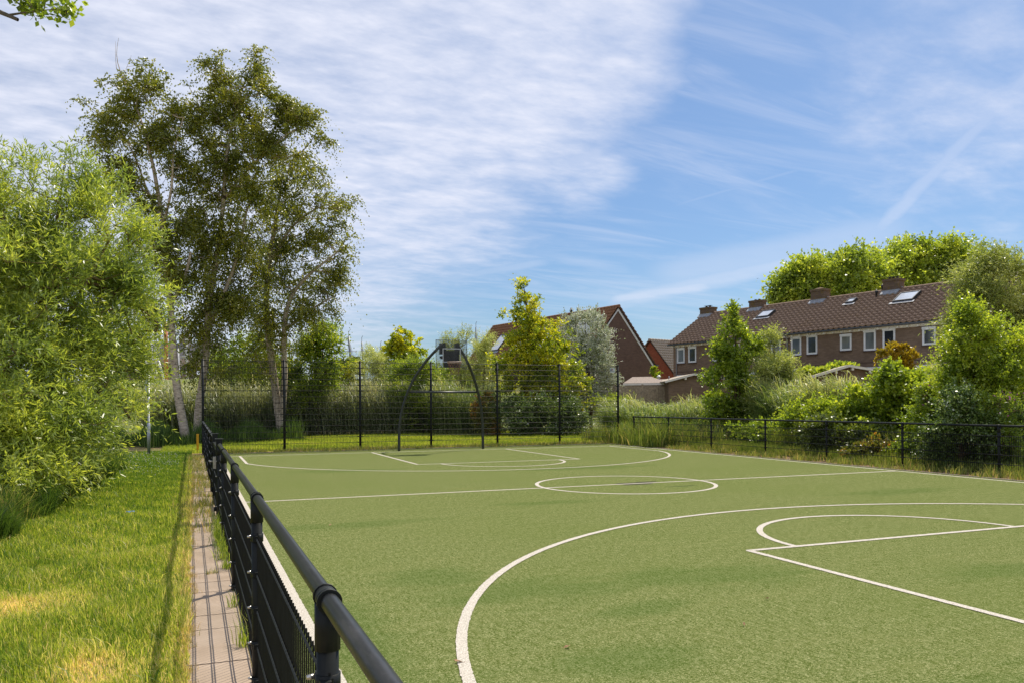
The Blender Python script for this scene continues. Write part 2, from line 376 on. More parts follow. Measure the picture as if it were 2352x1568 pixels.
L_silver = leafmat('silver_leaf', [(0, (0.136, 0.179, 0.076)), (.4, (0.383, 0.425, 0.247)), (.7, (0.800, 0.800, 0.665)), (1, (0.800, 0.800, 0.800))], [(0, (0.224, 0.313, 0.095)), (1, (0.800, 0.800, 0.569))], tfac=.28, clump=.3)
L_oak = leafmat('yellow_oak_leaf', [(0, (0.104, 0.155, 0.017)), (.45, (0.252, 0.316, 0.024)), (.8, (0.595, 0.531, 0.031)), (1, (0.646, 0.684, 0.034))], tfac=.48, clump=.6, cscale=.9)
L_bright = leafmat('bright_green_leaf', [(0, (0.090, 0.145, 0.025)), (.5, (0.218, 0.303, 0.036)), (1, (0.512, 0.555, 0.061))], tfac=.45)
L_lime = leafmat('yellow_green_leaf', [(0, (0.106, 0.167, 0.022)), (.5, (0.258, 0.342, 0.037)), (1, (0.516, 0.534, 0.058))], tfac=.5)
L_dark = leafmat('dark_leaf', [(0, (0.053, 0.081, 0.014)), (.6, (0.127, 0.168, 0.026)), (1, (0.359, 0.417, 0.070))], tfac=.3)
L_fleck = leafmat('pale_backed_leaf', [(0, (0.048, 0.089, 0.018)), (.6, (0.122, 0.189, 0.035)), (.86, (0.323, 0.412, 0.123)), (1, (0.800, 0.800, 0.760))], tfac=.25, clump=.15)
L_plane = leafmat('plane_tree_leaf', [(0, (0.125, 0.186, 0.031)), (.5, (0.280, 0.360, 0.054)), (1, (0.563, 0.609, 0.098))], tfac=.48, clump=.6, cscale=.5)
L_orange = leafmat('orange_tipped_leaf', [(0, (0.119, 0.122, 0.013)), (.45, (0.308, 0.220, 0.020)), (1, (0.800, 0.465, 0.022))], tfac=.4)
L_red = leafmat('red_tinged_leaf', [(0, (0.070, 0.098, 0.018)), (.6, (0.196, 0.196, 0.036)), (1, (0.588, 0.168, 0.036))], tfac=.42)
B_lawn = blademat('lawn_blade', (.075, .150, .016), (.36, .42, .055), (.78, .60, .36), tfac=.42)
B_long = blademat('long_grass_blade', (.035, .075, .014), (.10, .165, .028), (.42, .34, .16), tfac=.36)
B_reed = blademat('reed_blade', (.05, .085, .028), (.17, .21, .095), (.52, .50, .33), tfac=.30)
B_reedg = blademat('green_reed_blade', (.055, .11, .02), (.17, .24, .06), (.52, .50, .29), tfac=.34)
B_weed = blademat('weed_blade', (.05, .10, .016), (.19, .24, .045), (.54, .39, .19), tfac=.34)

# ------------------------------------------------------------------ ground, turf, lines, path
def sheet(name, x0, y0, x1, y1, z, mat, step=None, jit=0.):
    if not step: v = [(x0, y0, z), (x1, y0, z), (x1, y1, z), (x0, y1, z)]; return struct(MB().add(v, [(0, 1, 2, 3)]).build(name, mat))
sheet('ground', -3000, -500, 3000, 6000, -.016, M_ground)
sheet('turf', .43, -4, 15.12, 27.75, .0, M_turf)

def ragged_ring(pts, w, closed=False, z=.004, jit=.0028, step=.022):
    """turf line: a ribbon along pts with slightly frayed edges"""
    P2 = np.array(pts, float); seg = np.linalg.norm(np.diff(P2, axis=0), axis=1); cum = np.r_[0, np.cumsum(seg)]
    n = max(2, int(cum[-1] / step)); s = np.linspace(0, cum[-1], n + 1)
    c = np.stack([np.interp(s, cum, P2[:, k]) for k in (0, 1)], 1)
    t = np.gradient(c, axis=0); t /= np.linalg.norm(t, axis=1)[:, None]; nr = np.stack([-t[:, 1], t[:, 0]], 1)
    a = c + nr * (w / 2 + rng.normal(0, jit * .7, (n + 1, 1))); bb = c - nr * (w / 2 + rng.normal(0, jit * .7, (n + 1, 1)))
    v = np.vstack([np.c_[a, np.full(n + 1, z)], np.c_[bb, np.full(n + 1, z)]])
    return v, [(i, i + 1, n + 2 + i, n + 1 + i) for i in range(n)]
LW = .075
CX0, SL, SR, MY, GY = 7.83, .77, 14.90, 13.66, 26.15
GY0 = 2 * MY - GY
def arc(cx, cy, r, a0, a1, n=80): return [(cx + r * math.cos(a0 + (a1 - a0) * i / n), cy + r * math.sin(a0 + (a1 - a0) * i / n)) for i in range(n + 1)]
mb = MB(); zl = .0012
def ln(pts, z=None, w=LW):
    global zl
    if z is None: zl += .0004; z = zl
    mb.add(*ragged_ring(pts, w, z=z))
ln([(SL, -3.5), (SL, GY)]); ln([(SR, -3.5), (SR, GY)]); ln([(SL, GY), (SR, GY)]); ln([(SL, MY), (SR, MY)]); ln([(SL, GY0), (SR, GY0)])
ln(arc(CX0, MY, 1.72, 0, 2 * math.pi, 120))
for sgn, gy in ((1, GY), (-1, GY0)):
    ft = gy - sgn * 5.78
    ln([(5.48, gy), (5.48, ft), (10.2, ft), (10.2, gy)])
    ln(arc(CX0, ft, 1.72, math.pi, math.pi + sgn * math.pi, 60))
    cy = gy - sgn * 1.78; r = 6.68 if sgn > 0 else 6.63; CX0 = 7.83 if sgn > 0 else 7.94; th = math.asin(1.68 / r)
    xl, yl = CX0 - r * math.cos(th), cy - sgn * r * math.sin(th) * -1
    # straight piece along the side, then the arc round the lane
    y_in = gy - sgn * (3.46 if sgn > 0 else 2.6); xw = math.sqrt(r * r - (y_in - cy) ** 2)
    a0 = math.atan2(y_in - cy, -xw); a1 = math.atan2(y_in - cy, xw)
    if sgn > 0: a0 += 2 * math.pi; a1 += 2 * math.pi
    pts = [(CX0 - xw, gy)] + arc(CX0, cy, r, a0, a1, 120) + [(CX0 + xw, gy)]
    ln(pts); CX0 = 7.83
struct(mb.build('court_lines', M_line))

# kerb and dry soil round the turf
mb = MB(); mb.b2((15.12, -4, -.1), (15.18, 27.83, .012)); mb.b2((.30, 27.75, -.1), (15.12, 27.83, .014)); struct(mb.build('kerb', plain('kerb_concrete', (.26, .22, .18), .9, .2, var=.3, scale=8)))
sheet('soil_strip', 15.18, -4, 16.35, 28.0, -.010, M_soil)
sheet('soil_border', -.15, 27.83, 15.18, 28.55, -.007, M_soil)
sheet('soil_edge', .34, -4, .43, 27.75, -.006, M_soil)
# concrete path of single slabs
mb = MB(); y = -2.0
while y < 25.2:
    dz = random.uniform(-.003, .003); mb.b2((-.035 + random.uniform(-.004, .004), y + .004, -.05), (.325, y + .396, .004 + dz)); y += .4
struct(mb.build('path', M_paver))

# dike behind on the left: a long grassy bank
dk_v = []; dk_f = []; prof = [(0, 0), (3, .35), (7, 1.5), (11, 2.9), (13.5, 3.5), (17, 3.55), (24, 1.2), (30, 0)]
nu = 60
for i in range(nu + 1):
    s = -60 + 130 * i / nu
    for (q, h) in prof:
        wob = .18 * math.sin(s * .21) + .1 * math.sin(s * .6 + q)
        c = FWD * (48 + q) + RIGHT * s; fade = 1.0 if s < -2 else max(0., 1 - (s + 2) / 14)
        dk_v.append((c[0], c[1], (h + wob * (h > .2)) * fade - .02))
m = len(prof)
for i in range(nu):
    for j in range(m - 1): dk_f.append((i * m + j, (i + 1) * m + j, (i + 1) * m + j + 1, i * m + j + 1))
mb = MB(); mb.add(dk_v, dk_f, True); struct(mb.build('dike', M_dike))

# ------------------------------------------------------------------ fences
def zrot_box_wire(mb, p, q, r):
    """square wire from p to q"""
    p = np.asarray(p, float); q = np.asarray(q, float); t = q - p; t /= np.linalg.norm(t)
    a = np.cross(t, (0, 0, 1.)) if abs(t[2]) < .9 else np.array([1., 0, 0]); a /= np.linalg.norm(a); b_ = np.cross(t, a)
    c = [a * r, b_ * r, -a * r, -b_ * r]
    mb.add([p + k for k in c] + [q + k for k in c], [(0, 1, 5, 4), (1, 2, 6, 5), (2, 3, 7, 6), (3, 0, 4, 7)])
def mesh_panel(name, p, q, zs, parent, vr=.0028, hr=.0045, gap=.05, ext=.03, double=None):
    """double-rod mat: upright wires with a pair of horizontal rods at each height zs"""
    p = np.array([p[0], p[1], 0.]); q = np.array([q[0], q[1], 0.]); L = np.linalg.norm(q - p); d = (q - p) / L; nrm = np.array([-d[1], d[0], 0])
    mb = MB(); n = int(round(L / gap)); z0, z1 = zs[0] - ext, zs[-1] + ext
    for i in range(n + 1):
        c = p + d * (L * i / n); zrot_box_wire(mb, c + UP * z0, c + UP * z1, vr)
    for z in zs:
        for sgn in (-1, 1): zrot_box_wire(mb, p + nrm * sgn * (hr + vr) + UP * z, q + nrm * sgn * (hr + vr) + UP * z, hr)
        if double and abs(z - double) < .02:
            for sgn in (-1, 1): zrot_box_wire(mb, p + nrm * sgn * (hr + vr) + UP * (z + .03), q + nrm * sgn * (hr + vr) + UP * (z + .03), hr)
    return mb.build(name, M_wire, parent)
LZ = [.03, .23, .43, .63, .83]
SHARED = {}
def low_post(x, y, parent, along=(0, 1), side=1, top=1.05, detail=True):
    sd = 14 if detail else 8
    post = MB().tube([(x, y, -.15), (x, y, top - .03)], .030, sd).build('post', M_coat, parent)
    a = np.array([along[0], along[1], 0.])
    mb = MB(); c = np.array([x, y, top])
    mb.tube([c - UP * .135, c - UP * .01], [.0345, .0345], sd)
    mb.tube([c - UP * .06, c - UP * .012], [.0345, .029], sd)
    mb.tube([c - a * .035, c + a * .035], .0305, sd + 2)
    for s_ in (-1, 1): mb.tube([c + a * s_ * .030, c + a * s_ * .042], .0335, sd + 2)
    mb.build('rail_socket', M_coat, post)
    n_ = np.array([-a[1], a[0], 0]) * side
    for z in LZ:
        key = ('clamp', side, detail)
        if key not in SHARED:
            mb = MB(); mb.tube([(0, 0, -.022), (0, 0, .022)], .0345, sd)
            for s_ in (-1, 1): mb.box(n_ * .012 + a * s_ * .040, (.03, .034, .028), math.atan2(a[1], a[0]) - math.pi / 2)
            SHARED[key] = mb.build('clamp', M_coat, post); k_ = SHARED[key]
            if detail: SHARED['bolt'] = MB().tube([n_ * .028 + a * .048, n_ * .05 + a * .048], [.009, .006], 8).build('bolt', M_bolt, post); kb = SHARED['bolt']
        else:
            k_ = SHARED[key].copy(); COL.objects.link(k_); k_.parent = post
            if detail: kb = SHARED['bolt'].copy(); COL.objects.link(kb); kb.parent = post
        k_.location = (x, y, z)
        if detail: kb.location = (x, y, z)
    return post
def low_fence(x, ys, label, near):
    root = empty('railing_fence', (x, ys[0], 0)); tag(root, label, 'fence')
    root.location = (0, 0, 0)
    for i, y in enumerate(ys):
        low_post(x, y, root, side=1 if x < 5 else -1, detail=(near and y < 13))
    r = MB(); n = 24
    r.tube([(x, ys[0] + (ys[-1] - ys[0]) * i / n, 1.05) for i in range(n + 1)], .0245, 16)
    r.build('top_rail', M_rail, root)
    off = -.034 if x < 5 else .034
    for a, c in zip(ys[:-1], ys[1:]): mesh_panel('mesh_panel', (x, a + .03), (x, c - .03), LZ, root, gap=.05, vr=.0028 if near else .0056, hr=.0045 if near else .0065)
    return root
FX = .335
low_fence(FX, [-.35, 2.18, 4.70, 7.20, 9.70, 11.30], 'low black railing fence in the foreground beside the concrete path', True)
low_fence(FX, [13.70, 15.7, 18.2, 20.7, 23.2, 25.7, 28.05], 'far stretch of low black railing between the gate and the tall fence', True)
low_fence(16.0, [4.4, 6.95, 9.47, 12.0, 14.5, 17.0, 19.5, 22.2, 24.75, 27.2], 'low black railing fence along the right side with bushes behind it', False)

# gate in the left fence
g = empty('gate', (0, 0, 0)); tag(g, 'black metal gate with square posts in the left fence', 'gate')
for y in (11.40, 13.58):
    p_ = MB().box((FX, y, .5), (.08, .08, 1.24)).build('gate_post', M_coat, g)
    MB().box((FX, y, 1.126), (.105, .105, .012)).build('post_cap', M_frame, p_)
mb = MB()
y0, y1 = 11.50, 13.48
for z in (.10, .98): mb.box((FX - .01, (y0 + y1) / 2, z), (.04, y1 - y0, .04))
for y in (y0, y1): mb.box((FX - .01, y, .54), (.04, .04, .92))
mb.build('gate_frame', M_coat, g)
mesh_panel('mesh_panel', (FX - .01, y0 + .02), (FX - .01, y1 - .02), [.15, .35, .55, .75, .93], g)
mb = MB(); mb.box((FX - .05, y0 + .05, .80), (.05, .12, .16)); mb.tube([(FX - .08, y0 + .05, .82), (FX - .12, y0 + .05, .82), (FX - .12, y0 + .17, .82)], .011, 8); mb.build('latch', M_bolt, g)
mb = MB()
for z in (.25, .8): mb.tube([(FX - .045, y1 + .02, z - .04), (FX - .045, y1 + .02, z + .04)], .016, 10)
for z in (.18,): mb.tube([(FX - .07, y0 - .02, z), (FX - .03, y0 - .02, z)], .03, 12)
mb.build('hinge', M_coat, g)

# tall fence across the far end
tf = empty('tall_mesh_fence', (0, 0, 0)); tag(tf, 'tall black wire mesh fence across the far end of the court', 'fence')
FY = 28.2; TZ = [.06 + .2 * i for i in range(16)]; TX = [.335 + 2.588 * i for i in range(7)]
for x in TX:
    ps = MB().tube([(x, FY, -.2), (x, FY, 3.10)], .043, 12).build('post', M_coat, tf)
    MB().tube([(x, FY, 3.098), (x, FY, 3.118)], [.046, .040], 12).build('post_cap', M_coat, ps)
    kind_ = 'l' if x == TX[0] else 'r' if x == TX[-1] else 'm'
    for z in TZ:
        if kind_ not in SHARED:
            mb = MB(); mb.tube([(0, 0, -.014), (0, 0, .014)], .047, 10)
            for s_ in (-1, 1):
                if (kind_ != 'l' or s_ > 0) and (kind_ != 'r' or s_ < 0): mb.box((s_ * .062, -.02, 0), (.085, .035, .03))
            SHARED[kind_] = k_ = mb.build('clamp', M_coat, ps)
        else: k_ = SHARED[kind_].copy(); COL.objects.link(k_); k_.parent = ps
        k_.location = (x, FY, z)
for a, c in zip(TX[:-1], TX[1:]): mesh_panel('mesh_panel', (a + .04, FY), (c - .04, FY), TZ, tf, vr=.0050, hr=.0064, double=2.06)
# maker's sign on the tall fence
FONT = bpy.data.fonts.load('<builtin>') if False else None
def text(body, size, loc, rot, mat, parent, name='lettering', ext=.0015, offset=0.0):
    cu = bpy.data.curves.new(name, 'FONT'); cu.body = body; cu.size = size; cu.extrude = ext; cu.offset = offset
    o = bpy.data.objects.new(name, cu); COL.objects.link(o)
    me = bpy.data.meshes.new_from_object(o); bpy.data.objects.remove(o)
    me.materials.append(mat); k = bpy.data.objects.new(name, me); COL.objects.link(k); k.location = loc; k.rotation_euler = rot; k.parent = parent
    return k
sg = empty('fence_sign', (TX[-1] - .262, FY - .022, 2.90)); tag(sg, 'small white plate with blue and red letters wired to the top of the tall fence', 'sign')
MB().box((0, 0, 0), (.22, .006, .19)).build('plate', plain('plate_white', (.60, .62, .58), .5, .4, var=.1), sg)
M_blue = plain('blue_ink', (.02, .03, .10), .6, .3); M_redi = plain('red_ink', (.35, .02, .02), .6, .3)
mb = MB()
for x in (-.082, -.042): mb.box((x, -.0045, 0 + (.012 if x > -.05 else -.008)), (.018, .003, .125))
mb.box((-.062, -.0045, -.006), (.03, .003, .016)); mb.build('letter', M_blue, sg)
text('B', .085, (-.022, -.0045, .0), (R(90), 0, 0), M_redi, sg, 'letter', offset=.002)
text('ekwerk', .038, (-.026, -.0045, -.045), (R(90), 0, 0), M_blue, sg, 'lettering', offset=.001)

# ------------------------------------------------------------------ goal frame with basket
gf = empty('goal_frame', (8.02, 26.6, 0)); tag(gf, 'black arched goal frame with a basketball hoop on top at the far goal line', 'goal')
prof = [(0, 1.51), (.4, 1.512), (.8, 1.50), (1.1, 1.47), (1.35, 1.43), (1.65, 1.36), (1.98, 1.26), (2.25, 1.16), (2.5, 1.04), (2.75, .91), (2.95, .78), (3.15, .64), (3.33, .49), (3.48, .36), (3.58, .26)]
def lean(z): return -1.0 * (max(z, 0) / 3.6) ** 2.5
zs = np.linspace(0, 3.58, 30); ss = np.interp(zs, [p[0] for p in prof], [p[1] for p in prof])
# smooth the profile
ss = np.convolve(np.r_[ss[0], ss[0], ss, ss[-1] * 2 - ss[-2], ss[-1] * 2 - ss[-3]], np.ones(5) / 5, 'valid')
for sgn in (-1, 1):
    pts = [(sgn * s_, lean(z), z) for s_, z in zip(ss, zs)]; pts[0] = (pts[0][0], pts[0][1], -.1)
    MB().tube(pts, .047, 16).build('arched_post', M_frame, gf)
MB().tube([(-1.235, lean(1.99), 1.99), (1.235, lean(1.99), 1.99)], .034, 16).build('crossbar', M_frame, gf)
mb = MB()
for x in (-.27, .27): mb.box((x, lean(3.45) - .02, 3.42), (.14, .12, .36)); mb.box((x, lean(3.2) - .13, 3.15), (.06, .22, .06))
mb.box((0, lean(3.3) - .03, 3.12), (.56, .07, .07)); mb.build('bracket', M_black, gf)
by = -1.17
mb = MB(); mb.box((0, by + .06, 3.08), (.52, .03, .55)); mb.box((-.23, by + .075, 3.3), (.1, .05, .6)); mb.box((.23, by + .075, 3.3), (.1, .05, .6)); mb.build('backing_plate', M_black, gf)
mb = MB()
x0, x1, z0, z1 = -.535, .535, 2.79, 3.69
nx, nz = 27, 23
for i in range(nx + 1):
    x = x0 + (x1 - x0) * i / nx; mb.box((x, by, (z0 + z1) / 2), (.0065, .02, z1 - z0))
for i in range(nz + 1):
    z = z0 + (z1 - z0) * i / nz; mb.box(((x0 + x1) / 2, by - .0003, z), (x1 - x0, .017, .0055))
for x in (x0, x1): mb.box((x, by, (z0 + z1) / 2), (.014, .03, z1 - z0 + .02))
for z in (z0, z1): mb.box((0, by + .001, z), (x1 - x0 - .015, .031, .014))
mb.build('backboard', M_board, gf)
mb = MB()
for x in (-.30, .30): mb.box((x, by - .014, 3.19), (.035, .008, .47))
for z in (2.97, 3.41): mb.box((0, by - .0145, z), (.565, .009, .035))
mb.build('target_rectangle', M_zinc, gf)
ry = by - .32
rim = MB().tube([(.235 * math.cos(a), ry + .235 * math.sin(a), 2.965) for a in np.linspace(0, 2 * math.pi, 33)], .013, 8, cap=False).build('hoop', M_orange, gf)
mb = MB(); mb.tube([(-.08, by - .02, 2.95), (-.06, ry + .22, 2.955)], .012, 8); mb.tube([(.08, by - .02, 2.95), (.06, ry + .22, 2.955)], .012, 8)
mb.tube([(.24 * math.cos(a), ry + .24 * math.sin(a), 2.93) for a in np.linspace(0, 2 * math.pi, 33)], .008, 6, cap=False)
mb.build('hoop_arm', M_orange, rim)
mb = MB(); nn = 12
for k in range(nn):
    a = 2 * math.pi * k / nn
    for dk_ in (1, -1):
        pts = []
        for j in range(7):
            t = j / 6; rr = .225 - .10 * t; aa = a + dk_ * t * 2 * math.pi / nn * 3
            pts.append((rr * math.cos(aa), ry + rr * math.sin(aa), 2.955 - .40 * t))
        mb.tube(pts, .0035, 4, cap=False)
mb.build('chain_net', M_rust, rim)

# ------------------------------------------------------------------ sign pole and yellow marker
c = np.array([-1.28, 27.9, 0])
sp_ = empty('sign_pole', c, -.1); tag(sp_, 'grey galvanised pole with a flat panel seen edge-on beside the left bush', 'pole')
MB().tube([(0, 0, -.1), (0, 0, 1.03), (0, 0, 1.04), (0, 0, 2.60)], [.05, .05, .034, .034], 12).build('pole', M_zinc, sp_)
MB().box((-.10, .16, 2.27), (.02, .52, .66), R(14)).build('panel', plain('sign_back', (.42, .46, .42), .4, .5, .1), sp_)
MB().tube([(0, 0, 2.598), (0, 0, 2.625)], [.037, .02], 12).build('pole_cap', M_cream, sp_)
ym = empty('marker_post', (0.17, 29.0, 0)); tag(ym, 'short bright yellow marker post behind the corner of the left fence', 'marker post')
MB().box((0, 0, .28), (.075, .075, .64)).build('post', M_yellow, ym); MB().box((0, 0, .608), (.085, .085, .016)).build('post_cap', M_yellow, ym)

# ------------------------------------------------------------------ houses
def gable_house(name, label, cat, origin, rz, hw, ze, zr, length, wallm, tilem, over=.32, verge=.18, white_verge=False, course=.31, pitch=.30, z0=-.1, eave_board=True, tilesides=(1, -1)):
    """origin: ground point under the near end of the ridge, ridge along local +y"""
    root = empty(name, origin, rz); tag(root, label, cat)
    sl = (zr - ze) / (hw)
    v = [(-hw, z0), (hw, z0), (hw, ze), (0, zr), (-hw, ze)]
    mb = MB(); mb.prism([(x, 0, z) for x, z in v], (0, length, 0)); wall = mb.build('wall', wallm, root)
    # roof: tiles in stepped, waved courses
    ang = math.atan2(zr - ze, hw); rl = (hw + over) / math.cos(ang)
    nc = int(math.ceil(rl / course)); ny = int((length + 2 * verge) / pitch) * 6
    ys = np.linspace(-verge, length + verge, ny + 1); ph = (ys / pitch) % 1
    wave = np.where(ph < .55,   .050 * np.sin(ph / .55 * math.pi), -.016 * np.sin((ph - .55) / .45 * math.pi))
    vs = []; fs = []; k = 0
    for sd in tilesides:
        for i in range(nc):
            s0 = rl * i / nc; s1 = rl * (i + 1) / nc + .03
            for s_, lift in ((s0, .03), (s1, .095), (s1, .035)):
                x = s_ * math.cos(ang); z = zr + .05 - s_ * math.sin(ang)
                vs.append(np.c_[np.full(ny + 1, sd * (x + (lift + wave) * math.sin(ang))), ys, z + (lift + wave) * math.cos(ang)])
            for q in range(2):
                a = k + q * (ny + 1); bq = k + (q + 1) * (ny + 1)
                ii = np.arange(ny); fs.append(np.c_[a + ii, a + ii + 1, bq + ii + 1, bq + ii])
            k += 3 * (ny + 1)
    roof = fastmesh('roof', np.vstack(vs), np.vstack(fs), tilem, root)
    mb = MB()
    # roof deck under the tiles, ridge tiles
    for sd in (1, -1):
        e = hw + over; zz_ = zr - e * sl
        mb.prism([(0, -verge + .02, zr + .01), (sd * e, -verge + .02, zz_ + .01), (sd * e, -verge + .02, zz_ + .065), (0, -verge + .02, zr + .065)], (0, length + 2 * verge - .04, 0))
    mb.build('roof_deck', M_sill, roof)
    mb = MB(); y = -verge
    while y < length + verge - .05:
        mb.tube([(0, y, zr + .085), (0, min(y + .42, length + verge), zr + .10)], [.125, .11], 8); y += .40
    mb.build('ridge_tiles', tilem, roof)
    if white_verge:
        mb = MB()
        for sd in (1, -1):
            e = hw + over * .6
            mb.prism([(0, -.05, zr - .02), (sd * e, -.05, zr - .02 - e * sl), (sd * e, -.05, zr - .24 - e * sl), (0, -.05, zr - .26)], (0, .045, 0))
        mb.build('bargeboard', M_white, root)
    return root, wall, roof, sl
def window(root, hw, t, z0, z1, w=.64, shutter=.11, sill=True, glass=None, open_=False):
    f = MB(); x = hw + .012; fw = .062
    f.b2((x - .01, t, z0), (x + .035, t + fw, z1)); f.b2((x - .01, t + w - fw, z0), (x + .035, t + w, z1))
    f.b2((x - .01, t + fw, z0), (x + .033, t + w - fw, z0 + fw)); f.b2((x - .01, t - .012, z1 - shutter), (x + .06, t + w + .012, z1 + .002))
    f = f.build('window', M_white, root)
    MB().b2((x - .008, t + fw, z0 + fw), (x + .008, t + w - fw, z1 - shutter)).build('pane', glass or M_glass, f)
    s = MB(); a, b_ = t + fw, t + w - fw; c0, c1 = z0 + fw, z1 - shutter
    for (p, q) in (((a, c0), (a + .03, c1)), ((b_ - .03, c0), (b_, c1)), ((a + .03, c0), (b_ - .03, c0 + .03)), ((a + .03, c1 - .03), (b_ - .03, c1))): s.b2((x + .008, p[0], p[1]), (x + .022, q[0], q[1]))
    s.build('sash', M_white, f)
    if sill: MB().b2((x - .01, t - .03, z0 - .055), (x + .065, t + w + .03, z0 - .003)).build('sill', M_sill, f)
    return f
def chimney(roof, y, zr, w=.88, d=.62, z1=.62, pots=2, cap=True, x=0.):
    c = MB(); c.b2((x - d / 2, y, zr - .45), (x + d / 2, y + w, zr + z1)); c.b2((x - d / 2 - .035, y - .035, zr + z1 - .10), (x + d / 2 + .035, y + w + .035, zr + z1 + .02)); c = c.build('chimney', M_brickc, roof)
    f = MB(); f.b2((x - .02, y - .05, zr + .02), (x + d / 2 + .015, y + w + .05, zr + .10))
    for k in range(3): f.b2((x + d / 2 - .005 - k * .16 - .16, y - .012, zr - .22 + .03 + k * .13), (x + d / 2 + .012 - k * .16, y + w + .012, zr - .02 + k * .13))
    f.prism([(x + d / 2 + .01, y - .06, zr - .02), (x + d / 2 + .2, y - .06, zr - .17), (x + d / 2 + .2, y - .06, zr - .10), (x + d / 2 + .01, y - .06, zr + .06)], (0, w + .12, 0))
    f.build('flashing', M_lead, c)
    if pots:
        for k in range(pots):
            p = MB(); yy = y + w * (k + 1) / (pots + 1); p.tube([(x, yy, zr + z1 + .02), (x, yy, zr + z1 + .10)], .07, 10)
            if cap: p.box((x, yy, zr + z1 + .13), (.24, .24, .018)); p.tube([(x, yy, zr + z1 + .1), (x, yy, zr + z1 + .13)], .035, 6)
            p.build('chimney_cowl', M_vent, c)
    return c
def on_roof(roof, name, y0, y1, w0, w1, zr, sl, mat, frame=True, side=1, h=.21):
    """skylight lying in the roof slope: w measured out from the ridge"""
    def q(w, y, up): n = math.hypot(1, sl); return (side * (w + up * sl / n), y, zr + .05 - w * sl + up / n)
    def slab(m_, a, b_, c_, d_, u0, u1): m_.prism([q(a, c_, u0), q(b_, c_, u0), q(b_, c_, u1), q(a, c_, u1)], (0, d_ - c_, 0))
    m_ = MB(); e = .05
    slab(m_, w0, w1, y0, y0 + e, .02, h); slab(m_, w0, w1, y1 - e, y1, .02, h); slab(m_, w0, w0 + e, y0 + e, y1 - e, .02, h); slab(m_, w1 - e, w1, y0 + e, y1 - e, .02, h)
    s = m_.build(name, M_vent, roof)
    m_ = MB(); slab(m_, w0 + e, w1 - e, y0 + e, y1 - e, .03, h - .025); m_.build('pane', mat, s)
    m_ = MB(); slab(m_, w1 + .005, w1 + .16, y0 - .12, y1 + .12, .125, .14); m_.build('apron_flashing', M_lead, s)
    return s
def vent(root, x, y, z, h=.42, r=.055, mat=None):
    return MB().tube([(x, y, z - .35), (x, y, z + h * .6), (x, y, z + h * .62), (x, y, z + h * .8), (x, y, z + h * .82), (x, y, z + h)], [r, r, r * 1.5, r * 1.4, r * .8, r * .5], 10).build('vent_pipe', mat or M_vent, root)

def rf(r, f): p = RIGHT * r + FWD * f; return (p[0], p[1], 0)
# terrace on the right; local x = towards the court, y = along the facade
Dr = np.array([.5505, -.8348]); Nr = np.array([.8348, .5505]); A = np.array([10.26, 50.59])
HW, ZE, ZR = 3.0, 5.42, 7.28
o = A + Nr * 3.3 + Dr * -.35; org = rf(*o)
rz = math.atan2(Dr[1], Dr[0]) - YAW - math.pi / 2
row, wl, rofr, sl = gable_house('terraced_house', 'long brown brick terrace with tiled roof and white windows on the right', 'house', org, rz, HW, ZE, ZR, 24.5, M_brick, M_tile, over=.30)
T = lambda t: t + .35
for (t, a, b_, gl) in [(0.01, 4.12, 5.05, M_glass), (.99, 4.12, 5.07, M_darkglass), (2.92, 4.1, 4.98, M_glass), (4.4, 4.2, 5.0, M_glass), (5.30, 4.18, 4.98, M_darkglass), (7.27, 4.25, 5.02, M_glass),
                       (8.60, 4.15, 5.12, M_glass), (9.59, 4.16, 5.14, M_darkglass), (11.59, 4.24, 5.03, M_glass), (12.91, 4.16, 5.14, M_glass), (13.92, 4.17, 5.14, M_darkglass), (15.90, 4.24, 5.04, M_glass),
                       (17.25, 4.2, 5.12, M_glass), (18.25, 4.2, 5.12, M_darkglass), (20.3, 4.24, 5.04, M_glass)]:
    window(row, HW, T(t), a - .04, b_, glass=gl)
for (t0, t1, z1) in [(8.6, 10.35, 3.40), (.02, 1.7, 3.33), (4.4, 6.2, 3.33), (12.6, 14.4, 3.3), (15.4, 17.2, 3.3)]:
    n_ = 2; w = (t1 - t0) / n_
    for k in range(n_): window(row, HW, T(t0) + k * (w + .03), 2.0, z1, w=w, shutter=.14, glass=M_darkglass)
mb = MB()
mb.tube([(HW + .30, -.22, ZE - .17), (HW + .30, 24.8, ZE - .17)], .065, 8); mb.build('gutter', M_gutter, row)
mb = MB(); mb.b2((HW + .02, -.14, ZE - .235), (HW + .235, 24.6, ZE - .205)); mb.b2((HW + .003, -.1, ZE - .33), (HW + .04, 24.55, ZE - .236)); mb.build('fascia', M_cream, row)
for k in range(49):
    MB().b2((HW + .041, .08 + k * .5, ZE - .33), (HW + .225, .17 + k * .5, ZE - .237)).build('eave_bracket', M_cream, row)
for t in (-.02, 8.37, 17.03): MB().tube([(HW + .27, T(t), ZE - .24), (HW + .07, T(t), ZE - .42), (HW + .07, T(t), 0)], .04, 8).build('downpipe', M_pipe, row)
MB().b2((HW + .005, .02, 3.52), (HW + .012, 24, 3.545)).build('lintel_band', M_sill, row)
chimney(rofr, T(-.62), ZR, .92, .60, .50, 2); chimney(rofr, T(3.42), ZR, .86, .55, .52, 2, cap=False); chimney(rofr, T(7.86), ZR, .86, .6, .66, 0); chimney(rofr, T(12.25), ZR, .84, .6, .66, 3); chimney(rofr, T(16.9), ZR, .84, .6, .70, 2)
mb = MB(); mb.add([(-.3, T(7.86), ZR + .66), (.3, T(7.86), ZR + .66), (.3, T(8.72), ZR + .66), (-.3, T(8.72), ZR + .66), (0, T(8.29), ZR + .80)], [(0, 1, 4), (1, 2, 4), (2, 3, 4), (3, 0, 4)]); mb.build('chimney_cap', M_brickc, rofr)
